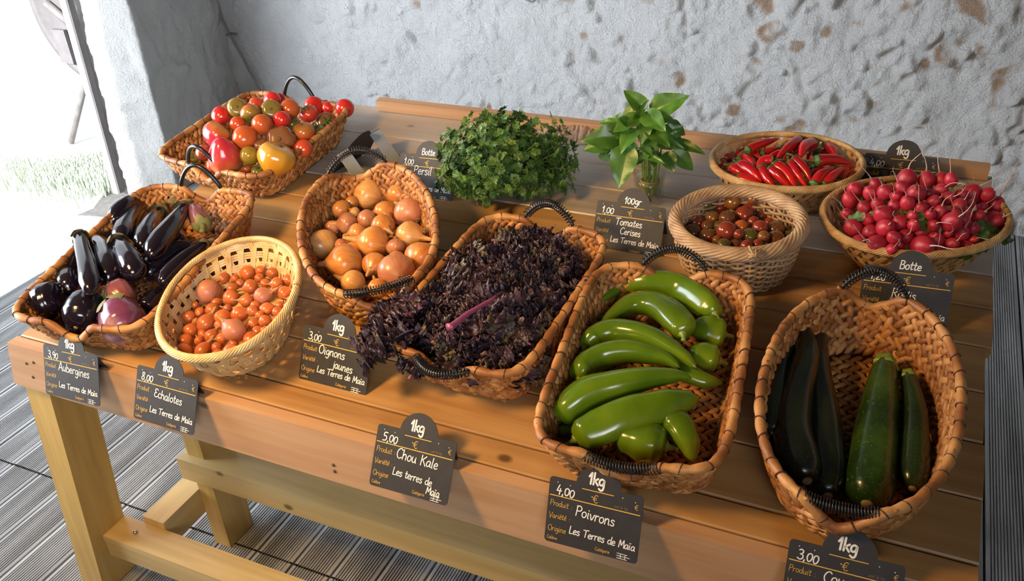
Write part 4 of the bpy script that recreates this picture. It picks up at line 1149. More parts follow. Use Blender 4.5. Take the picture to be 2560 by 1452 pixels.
for pts, wd, keys, mt, cal, dz, lab in AU:
    P = axis_pts(pts, AO, AS, fA, dz); r = rpx(wd, P, AS)
    rv = mt in ('aubv', 'aubp')
    o, Q, R = long_body('aubergine', P, r, keys, MT[mt], 22, (lambda t, th, a=rng.uniform(0, 6): 1 + (.05 * np.cos(3 * th + a) if rv else .012 * np.cos(2 * th + a)) + 0 * t))
    d0 = Q[0] - Q[4]; d0 /= np.linalg.norm(d0)
    if cal != 'none':
        m = MT['calyx_dry'] if cal == 'dry' else MT['calyx_green']; mb = MB()
        r0 = R[5] * (1.10 if cal == 'dry' else .85); x, y = np.cross(d0, [0, 0, 1.0]), 0; x /= np.linalg.norm(x); y = np.cross(d0, x)
        cap = r * (1.0 if cal == 'dry' else .95)
        for k in range(5):
            a = k * 1.257 + rng.uniform(-.2, .2); G = []
            for s_ in np.linspace(0, 1, 6):
                b0 = Q[0] - d0 * cap * (1.15 if cal == 'dry' else .8) * s_ * s_
                rad = r * np.interp(s_, [0, .25, .6, 1], [.22, .62, .84, .98]) * (.95 if keys is AUK else 1.0) * rng.uniform(.98, 1.08)
                half = np.interp(s_, [0, .4, .75, 1], [.66, .66, .36, .04]); row = []
                for e in (-1, -.5, 0, .5, 1):
                    an = a + half * e; row.append(b0 + rad * (math.cos(an) * x + math.sin(an) * y) + d0 * .002)
                G.append(row)
            G = np.array(G); mb.grid(G)
        mb.tube([Q[0] - d0 * r * .1, Q[0] + d0 * r * .35, Q[0] + d0 * r * .75 + x * r * .12, Q[0] + d0 * r * 1.05 + x * r * .3], [r * .42, r * .26, r * .22, r * .24], 8)
        mb.build('calyx', m, o)
    else:
        q = Q[-1]; dd = Q[-1] - Q[-4]; dd /= np.linalg.norm(dd)
        s_ = MB().lathe([(1e-4, .001), (r * .10, .0008), (r * .12, -.001)], 8).build('blossom_scar', MT['blossom'], o); s_.matrix_basis = frame_axis(q, dd)
    tag(o, lab, 'aubergine', 'aubergines in the braided basket')

# green peppers
PO, PS = (1320, 620), 2.342
PK = [(0, .30), (.02, .62), (.07, .90), (.2, 1.0), (.45, .92), (.7, .72), (.88, .45), (.97, .22), (1, .02)]
PB = [(0, .45), (.06, .80), (.18, 1.0), (.5, 1.0), (.75, .82), (.92, .5), (1, .05)]
PEP = [
 ([(1095, 385), (1050, 335), (890, 232), (700, 195), (540, 230), (435, 305)], 150, PK, .030, 'long curved green pepper at the very back'),
 ([(905, 505), (880, 440), (750, 335), (610, 330), (490, 400), (430, 445)], 160, PK, .024, 'bent green pepper with its stem pointing right, second from the back'),
 ([(800, 380), (700, 310), (590, 300), (470, 325)], 110, PK, .004, 'green pepper half hidden under the bent one'),
 ([(335, 590), (390, 530), (530, 490), (720, 530), (890, 620), (985, 700)], 165, PK, .022, 'green pepper with stem at left, tip to the right rim, third from the back'),
 ([(298, 770), (340, 690), (450, 620), (620, 605), (790, 640), (890, 700)], 150, PK, .026, 'yellowish green arched pepper in the middle of the basket'),
 ([(160, 955), (230, 930), (390, 840), (650, 770), (840, 745), (960, 760)], 195, [(0, .3), (.02, .62), (.08, .96), (.3, 1.0), (.5, .85), (.7, .62), (.88, .40), (.97, .2), (1, .02)], .034, 'largest green pepper lying across the front half, stem at left'),
 ([(278, 1120), (330, 1090), (510, 1010), (760, 930), (930, 890), (1000, 870)], 200, PB, .022, 'broad straight dark green pepper in front of the largest one'),
 ([(1150, 505), (1085, 490), (960, 450)], 165, PB, .004, 'pepper showing its round stem end at the upper right rim'),
 ([(1118, 662), (1050, 640), (940, 600)], 150, PB, .000, 'pepper showing its stem end at the right rim, below the other'),
 ([(840, 700), (930, 735), (1040, 775), (1140, 790)], 110, PK, -.002, 'pepper tip pointing right from under the pile'),
 ([(808, 1160), (720, 1140), (590, 1110), (500, 1080)], 215, PB, .002, 'crinkled dark pepper facing its stem out at the front rim'),
 ([(830, 980), (890, 1060), (940, 1150), (968, 1245)], 165, PK, .010, 'pepper pointing down at the front right corner'),
 ([(160, 1080), (260, 1060), (420, 1010)], 80, PK, -.004, 'slim pepper end at the left front rim'),
 ([(385, 400), (430, 430), (560, 440)], 80, PK, -.002, 'pepper stem end sticking out at the left rim'),
]
fP = heap('pepper', .042, .026)
for pts, wd, keys, dz, lab in PEP:
    P = axis_pts(pts, PO, PS, fP, dz); r = rpx(wd, P, PS) * 1.1; a1, a2 = rng.uniform(0, 6), rng.uniform(0, 6)
    def shp(t, th, a1=a1, a2=a2):
        return 1 + .095 * np.cos(3 * th + a1) * np.clip(1 - t * .6, 0, 1) + .09 * np.sin(t * 17 + 2 * np.sin(th + a2)) * np.exp(-((t - .12) / .16) ** 2) + .04 * np.sin(t * 23 + a1 + th) * (.4 + .6 * np.cos(th - a2) ** 2)
    o, Q, R = long_body('green_pepper', P, r, keys, MT['pepper'], 24, shp, 40)
    d0 = Q[0] - Q[4]; d0 /= np.linalg.norm(d0); x = np.cross(d0, [0, 0, 1.0]); x /= np.linalg.norm(x)
    mb = MB(); mb.tube([Q[0] - d0 * r * .12, Q[0] + d0 * r * .06, Q[0] + d0 * r * .16, Q[0] + d0 * r * .45, Q[0] + d0 * r * .62 + x * r * .08], [r * .30, r * .30, r * .16, r * .13, r * .16], 9)
    mb.build('stem', MT['pepper_stem'], o); tag(o, lab, 'green pepper', 'green peppers in the braided basket')

# courgettes
CO, CS = (1840, 660), 2.135
CK = [(0, .46), (.03, .55), (.10, .62), (.3, .78), (.6, .93), (.85, 1.0), (.94, .88), (.985, .55), (1, .05)]
COU = [
 ([(318, 350), (235, 520), (205, 720), (205, 905)], 145, CK, 'court_d', .032, 'dark courgette standing along the left wall, leftmost of the five'),
 ([(340, 330), (375, 470), (325, 680), (300, 860), (330, 1010), (380, 1160)], 205, CK, 'court_d', .034, 'dark snaking courgette with a bend, in front of the leftmost'),
 ([(435, 305), (430, 560), (470, 860), (490, 1240)], 190, CK, 'court_d', .010, 'dark courgette lying half hidden right of the bent one'),
 ([(795, 535), (765, 760), (735, 1000), (700, 1285)], 245, CK, 'court_g', .014, 'thick bright green courgette in the middle right'),
 ([(920, 600), (955, 780), (955, 980), (940, 1200)], 165, CK, 'court_m', .014, 'green courgette with a scratch, rightmost of the five'),
]
for i, (pts, wd, keys, mt, dz, lab) in enumerate(COU):
    f = (lambda u, v: .030)
    P = axis_pts(pts, CO, CS, f, dz, 8); r = rpx(wd, P, CS)
    o, Q, R = long_body('courgette', P, r, keys, MT[mt], 24, lambda t, th: 1 + .022 * np.cos(6 * th), 36)
    d0 = Q[0] - Q[5]; d0 /= np.linalg.norm(d0)
    mb = MB(); th5 = lambda t, th: 1 + .16 * np.cos(5 * th)
    mb.tube([Q[0] - d0 * r * .25, Q[0] + d0 * r * .02, Q[0] + d0 * r * .30, Q[0] + d0 * r * .40], [r * .58, r * .50, r * .40, r * .42], 15, shape=th5)
    mb.build('stalk', MT['pepper_stem'], o)
    dd = Q[-1] - Q[-5]; dd /= np.linalg.norm(dd)
    s_ = MB().lathe([(1e-4, .0012), (r * .22, .0010), (r * .26, -.002)], 10).build('blossom_scar', MT['blossom'], o); s_.matrix_basis = frame_axis(Q[-1], dd)
    if i == 4:
        V = (CAM - P.mean(0)); V /= np.linalg.norm(V); mb = MB(); base = []
        for a_ in [(890, 1000), (930, 990), (960, 965), (1000, 950), (1020, 930), (1025, 905)]:
            w3 = on_plane(CO[0] + a_[0] / CS, CO[1] + a_[1] / CS, P.mean(0) + V * r * .62, V); base.append(w3 - np.array(o.location))
        bb = []
        for w_ in base:
            k = np.argmin(np.linalg.norm(Q - w_, axis=1)); d_ = w_ - Q[k]; bb.append(Q[k] + d_ / np.linalg.norm(d_) * R[min(k, len(R) - 1)] * .985)
        mb.tube(smooth_path(bb, 4), .0016, 5); mb.build('scratch', MT['tuft'], o)
    tag(o, lab, 'courgette', 'courgettes in the oval basket')

# red chilies
HO, HS = (1620, 300), 3.3
HK = [(0, .40), (.03, .80), (.10, 1.0), (.35, .95), (.6, .78), (.8, .52), (.94, .24), (1, .02)]
CHL = [([(815, 250), (940, 195), (1085, 150)], 66), ([(590, 290), (660, 310), (740, 335)], 82), ([(1255, 165), (1160, 220), (1050, 330)], 82), ([(1370, 185), (1290, 220), (1255, 320)], 90), ([(1485, 205), (1530, 260), (1560, 320)], 78), ([(1385, 335), (1540, 325), (1700, 362)], 86), ([(745, 365), (840, 410), (940, 510)], 88), ([(1035, 325), (950, 335), (895, 420)], 70), ([(1040, 365), (1140, 430), (1230, 575)], 88), ([(930, 385), (980, 480), (1060, 575)], 74), ([(1000, 400), (1090, 470), (1200, 585)], 84), ([(1165, 345), (1235, 450), (1325, 575)], 68), ([(1205, 315), (1290, 400), (1350, 515)], 78), ([(1365, 540), (1430, 450), (1540, 385)], 90), ([(1445, 540), (1520, 460), (1620, 385)], 74), ([(1470, 555), (1550, 520), (1640, 490)], 60), ([(1700, 370), (1690, 420), (1640, 490)], 84), ([(640, 440), (690, 470), (750, 520)], 68), ([(745, 470), (840, 500), (950, 545)], 86), ([(690, 390), (740, 420), (790, 460)], 80), ([(840, 240), (890, 280), (945, 330)], 58), ([(940, 280), (1030, 250), (1130, 230)], 56), ([(795, 300), (850, 340), (905, 400)], 60), ([(1115, 370), (1150, 310), (1185, 250)], 60), ([(1360, 390), (1340, 320), (1340, 260)], 64), ([(1240, 220), (1215, 260), (1190, 310)], 60), ([(745, 335), (790, 280), (850, 235)], 62), ([(1400, 280), (1480, 265), (1570, 275)], 62), ([(660, 400), (690, 380), (760, 340)], 60), ([(1560, 420), (1640, 400), (1720, 380)], 64), ([(870, 450), (960, 420), (1050, 430)], 70), ([(1330, 460), (1400, 420), (1480, 400)], 66), ([(1100, 270), (1020, 300), (960, 360)], 60), ([(620, 340), (650, 400), (700, 450)], 66), ([(820, 540), (920, 545), (1030, 560)], 62), ([(1250, 585), (1340, 560), (1420, 530)], 60), ([(1640, 330), (1680, 390), (1660, 450)], 64), ([(700, 310), (760, 270), (840, 210)], 58), ([(1150, 200), (1240, 180), (1330, 175)], 56), ([(900, 510), (1000, 520), (1090, 590)], 60), ([(1580, 500), (1630, 440), (1700, 410)], 58)]
fH = heap('chili', .050, .040); chil = []
for i, (pts, wd) in enumerate(CHL):
    P = axis_pts(pts, HO, HS, fH, .022 if i < 20 and i not in (1, 15, 16, 17) else .004, 8); r = rpx(wd, P, HS) * 1.14
    o, Q, R = long_body('red_chili', P, r, HK, MT['chili'], 14, lambda t, th, a=rng.uniform(0, 6): 1 + .06 * np.cos(2 * th + a) + .035 * np.sin(t * 14 + a), 22)
    d0 = Q[0] - Q[3]; d0 /= np.linalg.norm(d0); x = np.cross(d0, [0, 0, 1.0]); x /= np.linalg.norm(x)
    mb = MB(); mb.tube([Q[2] - d0 * r * .2, Q[1], Q[0] + d0 * r * .12, Q[0] + d0 * r * .3, Q[0] + d0 * r * 1.0 + x * r * .3, Q[0] + d0 * r * 1.7 + x * r * rng.uniform(-.6, .9)], [r * 1.01, r * .96, r * .5, r * .2, r * .17, r * .22], 8)
    mb.build('calyx', MT['stem_green'], o); tag(o, '', 'chili pepper', 'red chilies in the cane basket'); chil.append(o)
name_by_rows(chil, 9, lambda o: 'red chili', 'the chili basket')

# kale: many curled leaves, each with its rib
def kale_mesh(seed, ln=.13, wd=.125):
    """broad leaf, nearly flat at the rib and crimped into irregular curls towards its lobed margin"""
    r = random.Random(seed); nl, nw = 96, 26; G = []; curl = r.uniform(.3, 1.0); ph = [r.uniform(0, 6.28) for _ in range(8)]
    waves = []
    for lam, amp in ((.034, .0075), (.019, .0050), (.0115, .0027), (.0072, .0012)):
        for k in range(4):
            an = r.uniform(0, 6.28); f = 6.28 / (lam * r.uniform(.8, 1.25)); waves.append((f * math.cos(an), f * math.sin(an), amp, [r.uniform(0, 6.28) for _ in range(3)]))
    for i in range(nl + 1):
        s_ = i / nl; row = []
        for j in range(-nw, nw + 1):
            t = j / nw; a = abs(t); sg = 1 if t > 0 else 0
            lobe = 1 + .10 * math.sin(s_ * 21 + ph[sg]) + .09 * math.sin(s_ * 52 + ph[2 + sg]) + .06 * math.sin(s_ * 97 + ph[4 + sg])
            w_ = wd * .5 * (math.sin(math.pi * min(1, .10 + s_ * .86) ** .9) ** .45) * lobe
            x0, y0 = ln * s_, w_ * t; m = min(1.0, (a * 1.15) ** 1.4 + .5 * max(0, s_ - .75) * 2)
            dx = dy = dz = 0.0
            for fx, fy, am, p in waves:
                q = fx * x0 + fy * y0; dx += am * .34 * math.sin(q + p[0]); dy += am * .34 * math.sin(q + p[1]); dz += am * math.sin(q + p[2])
            row.append((x0 + dx * m, y0 * (1 - .22 * a) + dy * m, dz * m + .45 * w_ * a * (1 - .6 * a) - curl * ln * s_ * s_ * .5))
        G.append(row)
    G = np.array(G); me = MB().grid(G).mesh('kale_leaf', MT['kale'])
    mb = MB(); k = [-.10, .1, .35, .6, .8]; mb.tube([(ln * q, 0, (-curl * ln * q * q * .5 if q > 0 else 0) - .003) for q in k], [.0040, .0036, .0026, .0018, .001], 7)
    return me, mb.mesh('stem', MT['kale_stem'])
KM = [kale_mesh(s_) for s_ in range(7)]
KMg = []
for me, st in KM[:3]:
    c = me.copy(); c.materials.clear(); c.materials.append(MT['kale_g']); KMg.append((c, st))
fK = heap('kale', .070, .065); kal = []
rk = random.Random(41)
KP = []
for gx_ in range(9):
    for gy_ in range(12):
        KP.append((-.74 + .185 * gx_ + rk.uniform(-.07, .07), -.82 + .142 * gy_ + rk.uniform(-.08, .08)))
uc, vc, ka, kb, kr, kh, kp_ = BK['kale']; krr = math.radians(kr)
KP += [(-1.02, -.92), (-1.06, -.72), (-.98, -.55), (-1.05, -.98), (-.92, -.98), (-.74, -.96), (-1.02, -.66), (-1.08, -.84)]
for i, (x, y) in enumerate(KP):
    if i < 108 and (y > .72 or (abs(x) > .7 and y > .45)): continue
    u = uc + x * ka * math.cos(krr) - y * kb * math.sin(krr); v = vc + x * ka * math.sin(krr) + y * kb * math.cos(krr)
    over = i >= 108
    edge = max(abs(x), abs(y)) > .55
    n = (.120 if over else max(.07, fK(u, v)) + rk.uniform(-.010, .014))
    ang = rk.uniform(0, 6.28); d = np.array([math.cos(ang), math.sin(ang), rk.uniform(-.1, .4)])
    if abs(x) > .5 and d[0] * x > 0: d[0] *= .25
    if abs(y) > .6 and d[1] * y > 0: d[1] *= .25
    if over: d = np.array([x * rk.uniform(.3, .8), y * rk.uniform(.2, .7), -.12])
    if edge and not over: d[2] = rk.uniform(-.05, .25)
    X = d[0] * UV[0] + d[1] * UV[1] + d[2] * UV[2]; X /= np.linalg.norm(X)
    nn = UV[2] + rk.uniform(-.7, .7) * UV[0] + rk.uniform(-.7, .7) * UV[1]; nn = nn - X * (nn @ X); nn /= np.linalg.norm(nn); Y = np.cross(nn, X)
    sc_ = rk.uniform(.46, .68) * (1.15 if over else 1)
    me, st = rk.choice(KMg) if rk.random() < .14 else KM[i % 7]
    o = obj('kale_leaf', me); obj('stem', st, o)
    o.matrix_world = m4(np.stack([X * sc_, Y * sc_, nn * sc_], 1), W(u, v, n) - X * .06 * sc_)
    tag(o, '', 'kale leaf', 'curly kale leaves in the braided basket'); kal.append(o)
# the bare magenta stalk lying on top
KO, KS = (900, 480), 2.739
A = W(*hit(KO[0] + 610 / KS, KO[1] + 930 / KS, lambda u, v: .172)); B_ = W(*hit(KO[0] + 890 / KS, KO[1] + 745 / KS, lambda u, v: .160))
o = obj('kale_leaf', KM[2][0]); X = (B_ - A); L = np.linalg.norm(X); X /= L; nn = UV[2] - X * (UV[2] @ X); nn /= np.linalg.norm(nn); Y = np.cross(nn, X)
o.matrix_world = m4(np.stack([X * .7, Y * .7, nn * .7], 1), B_)
mb = MB(); L7 = L / .7; mb.tube([(-L7, 0, 0), (-L7 * .93, 0, 0), (-L7 * .5, .002, .003), (0, 0, 0), (.05, 0, 0)], [.0125, .0085, .0065, .0055, .004], 10); mb.build('stem', MT['kale_stem'], o)
tag(o, 'kale leaf with a bare magenta stalk lying on top of the kale', 'kale leaf', 'curly kale leaves in the braided basket')
name_by_rows(kal, 12, lambda o: 'curly purple kale leaf', 'the kale basket')

# parsley bunch
pc = W(*hit(1262, 486, lambda u, v: 0.0)); rootp = empty('parsley_bunch', m4(np.eye(3), pc), 'big bunch of curly green parsley standing behind the kale basket', 'parsley')
def leaflet(mb, p, x, n, s_):
    x = x / np.linalg.norm(x); n = n - x * (n @ x); n /= np.linalg.norm(n); y = np.cross(n, x)
    for k, (a, ln) in enumerate(((0, 1.0), (.85, .8), (-.85, .8), (1.7, .5), (-1.7, .5))):
        d = x * math.cos(a) + y * math.sin(a); e = np.cross(n, d); L = s_ * ln; zz = n * s_ * rng.uniform(-.12, .12)
        mb.add([p, p + d * L * .45 - e * L * .22 + zz, p + d * L * .85 - e * L * .34 + zz, p + d * L * .78 - e * L * .10, p + d * L * 1.1 + zz, p + d * L * .78 + e * L * .10, p + d * L * .85 + e * L * .34 + zz, p + d * L * .45 + e * L * .22 + zz],
               [(0, 1, 2, 3), (0, 3, 4, 5), (0, 5, 6, 7)])
def sprig_mesh(seed):
    st = MB(); lf = MB(); L = .10
    st.tube([(0, 0, -.02), (0, 0, L * .5), (.004, 0, L)], [.0014, .0012, .0008], 5)
    for k in range(7):
        z = L * (.45 + .55 * k / 6); a = k * 2.4 + seed; d = np.array([math.cos(a), math.sin(a), rng.uniform(.1, .7)]); d /= np.linalg.norm(d); ln = rng.uniform(.018, .034)
        p0 = np.array([0, 0, z]); p1 = p0 + d * ln
        st.tube([p0, p1], .0006, 4)
        for m in range(3):
            aa = (m - 1) * .95; dd = d * math.cos(aa) + np.cross(d, [0, 0, 1.0]) * math.sin(aa); leaflet(lf, p0 + d * ln * (.65 if m != 1 else .9), dd + np.array([0, 0, rng.uniform(-.4, .2)]), np.array([rng.uniform(-.6, .6), rng.uniform(-.6, .6), 1.0]), rng.uniform(.013, .019))
    leaflet(lf, np.array([.004, 0, L]), np.array([.3, .2, 1]), np.array([1.0, 0, .3]), .018)
    return st, lf
SP = []
for s_ in range(6):
    st, lf = sprig_mesh(s_)
    pm = lf.mesh('sprig', MT['parsley'] if s_ < 5 else MT['parsley_pale'], smooth=False); SP.append((pm, st.mesh('stalk', MT['stem_green'])))
cnt = np.array([.0, .0, .100]); vw = (CAM - pc); vw[2] = 0; vw /= np.linalg.norm(vw); rt = np.cross(vw, [0, 0, 1.0]) * -1
if rt @ RC[:, 0] < 0: rt = -rt
for i in range(97):
    z_ = 1 - 1.75 * (i + .5) / 97; a = i * 2.39996; rr = math.sqrt(max(0, 1 - z_ * z_))
    d = rt * rr * math.cos(a) + vw * rr * math.sin(a) + np.array([0, 0, z_])
    sc_ = rng.uniform(.75, 1.12) * (1.3 if i < 9 and i % 2 else 1)
    tip = cnt + (rt * (d @ rt) * .150 + vw * (d @ vw) * .105 + np.array([0, 0, d[2] * .080])) * rng.uniform(.86, 1.12)
    if d @ rt < -.3 and d[2] < .1: tip = tip + np.array([0, 0, -.025])
    if d @ rt > .55: tip = tip + rt * .02 + np.array([0, 0, -.01])
    tip[2] = max(tip[2], .062)
    ax = (tip - cnt * np.array([1, 1, .55])); ax /= np.linalg.norm(ax)
    M = frame_axis(tip - ax * .10 * sc_, ax + np.array([0, 0, -.15 if d[2] < .3 else .1]), rng.uniform(0, 6))
    pm, st = SP[i % 5] if rng.random() < .88 else SP[5]
    o = obj('sprig', pm, rootp); o.matrix_basis = M @ Matrix.Scale(sc_, 4); obj('stalk', st, o)
mb = MB()
for i in range(26):
    a = i * 2.4; q = .012 * math.sqrt(i / 26); e = .035 * math.sqrt(i / 26)
    mb.tube([(q * math.cos(a), q * math.sin(a), .002), (q * math.cos(a), q * math.sin(a), .05), (e * math.cos(a), e * math.sin(a), .12)], .0015, 5)
mb.build('stems', MT['pepper_stem'], rootp)

# glass mug with basil
gb = W(*hit(1624, 500, lambda u, v: 0.0)); gt = on_plane(1620, 404, gb, np.array([0, -1.0, 0])); gh = .110
g = empty('glass_mug', m4(np.stack([UV[0], UV[1], UV[2]], 1), gb + UV[2] * .001), 'clear glass mug of water holding the basil bunch', 'glass mug')
MB().lathe([(1e-4, .0), (.026, 0), (.029, .003), (.041, gh - .002), (.0405, gh), (.0385, gh), (.0375, gh - .004), (.026, .010), (1e-4, .009)], 32).build('cup', MT['glass'], g)
mb = MB(); mb.tube(smooth_path([(.012, -.030, .018), (.016, -.056, .024), (.018, -.060, .050), (.014, -.038, .066)], 6), .0048, 10); mb.build('handle', MT['glass'], g)
MB().lathe([(1e-4, .0105), (.0253, .0112), (.0315, .060), (1e-4, .060)], 28).build('water', MT['water'], g)
bs = empty('basil_bunch', m4(np.eye(3), gb + UV[2] * .016), 'bunch of large-leaved green basil standing in the glass mug', 'basil')
bo = np.array(bs.matrix_world.translation); BO, BSC = (960, 200), 3.122
mb = MB()
for i in range(11):
    a = i * 2.4; q = .014 * math.sqrt(i / 11); e = .024 * math.sqrt(i / 11); k = .03 * math.sqrt(i / 11)
    mb.tube(smooth_path([(q * math.cos(a), q * math.sin(a), 0), (e * math.cos(a + .2), e * math.sin(a + .2), .07), (k * math.cos(a + .3), k * math.sin(a + .3), .15 + .06 * (i % 4) / 3)], 5), .0021, 6)
mb.build('stems', MT['pepper_stem'], bs)
mb = MB()
for z_ in (.028, .032, .036):
    mb.tube([(.021 * math.cos(a), .021 * math.sin(a), z_) for a in np.linspace(0, 6.28, 24, endpoint=False)], .0016, 5, closed=True)
mb.build('tie', MT['twine'], bs)
BLM = [leaf_mesh(.1, .064, b_, .22, 2.2, .035, 14, 6, 1.2, seed=s_).mesh('leaf', MT['basil']) for s_, b_ in enumerate((.25, .4, .15, .55))]
BNL = [leaf_mesh(.1, .036, b_, .25, 2.0, .03, 14, 5, 1.2, seed=s_).mesh('leaf', MT['basil']) for s_, b_ in enumerate((.3, .5))]
axp = gb + UV[2] * .17; view = (CAM - axp) / np.linalg.norm(CAM - axp)
LB = [((2040, 240), (1885, 75), 0, .02), ((2075, 262), (2345, 112), 0, .02), ((2000, 285), (1790, 395), 0, .05), ((1870, 450), (1565, 440), 0, .02), ((1900, 500), (1828, 825), 0, .06), ((1790, 505), (1550, 520), 0, .0), ((1760, 500), (1720, 610), 1, .01), ((2200, 350), (2380, 410), 0, -.02), ((2060, 370), (2220, 490), 0, .05), ((2170, 480), (2325, 515), 1, .04), ((2270, 480), (2495, 555), 1, .0), ((2250, 550), (2425, 695), 0, .02), ((2200, 560), (2255, 712), 0, .03), ((1830, 335), (1670, 310), 1, .0), ((2080, 450), (2050, 600), 0, .055), ((1990, 560), (2150, 610), 1, .05), ((2030, 260), (2180, 370), 0, .045), ((2000, 240), (1800, 280), 0, -.01), ((2100, 300), (2250, 300), 0, -.03), ((1900, 420), (1740, 350), 0, .01), ((1950, 480), (1880, 620), 0, .02), ((2050, 330), (2000, 480), 0, .06), ((2150, 430), (2330, 360), 0, -.03), ((1960, 380), (1840, 520), 0, .045), ((2120, 550), (2110, 680), 0, .0), ((1990, 590), (1940, 650), 0, .02), ((2060, 240), (2040, 330), 1, .05), ((1850, 560), (1640, 580), 0, -.03), ((2000, 520), (2090, 560), 1, .06), ((2230, 420), (2330, 470), 0, -.01), ((2020, 230), (2060, 160), 1, .03), ((1900, 330), (1760, 270), 0, -.03)]
for k in range(16):
    a_ = rng.uniform(0, 6.28); cx_, cy_ = 2030 + 120 * math.cos(a_), 430 + 120 * math.sin(a_); l_ = rng.uniform(90, 150)
    LB.append(((cx_, cy_), (cx_ + l_ * math.cos(a_ + rng.uniform(-.7, .7)), cy_ + l_ * .8 * math.sin(a_ + rng.uniform(-.7, .7)) + 20), k % 2, rng.uniform(-.04, .05)))
for i, (a, b, nar, dd) in enumerate(LB):
    A = on_plane(BO[0] + a[0] / BSC, BO[1] + a[1] / BSC, axp + view * dd * .5, view); Bq = on_plane(BO[0] + b[0] / BSC, BO[1] + b[1] / BSC, axp + view * (dd + rng.uniform(-.01, .035)), view)
    o = obj('leaf', (BNL if nar else BLM)[i % (2 if nar else 4)], bs)
    L = np.linalg.norm(Bq - A); nrm = view + UV[2] * rng.uniform(.3, 1.0) + np.array([rng.uniform(-.5, .5), 0, 0])
    x = (Bq - A) / L; n_ = nrm - x * (nrm @ x); n_ /= np.linalg.norm(n_); y = np.cross(n_, x); k = L / .095
    o.matrix_basis = m4(np.stack([x * k, y * k * (1.0 if L > .05 else 1.2), n_ * k], 1), A - bo)

# crumpled brown paper at the back
pA = W(*hit(1350, 352, lambda u, v: .0)); pB = W(*hit(1505, 352, lambda u, v: .0)); L = np.linalg.norm(pB - pA)
mb = MB(); Gp = []
for i in range(31):
    row = []
    for j in range(13):
        s_, t_ = i / 30, j / 12
        z = .030 * math.sin(math.pi * min(1, s_ * 1.02)) ** .6 * math.sin(math.pi * t_) ** .7 + .012 * math.sin(7 * s_ + 3 * t_) * math.sin(math.pi * s_) * t_
        row.append((L * s_, .10 * t_ - .02, max(.0015, z)))
    Gp.append(row)
Gp = np.array(Gp); Gp[1:-1, 1:-1, 2] = np.maximum(.0015, Gp[1:-1, 1:-1, 2] + .010 * (nr.rand(29, 11) * .35 - .17)); mb.grid(Gp); lo = Gp.copy(); lo[..., 2] = np.maximum(0, lo[..., 2] - .001); mb.grid(lo[:, ::-1])
o = mb.build('paper_bag', MT['paper'], smooth=False); x = (pB - pA) / L; o.matrix_world = m4(np.stack([x, np.cross(UV[2], x), UV[2]], 1), pA + UV[2] * .0005)
tag(o, 'crumpled brown paper bag at the back edge between parsley and basil', 'paper bag')

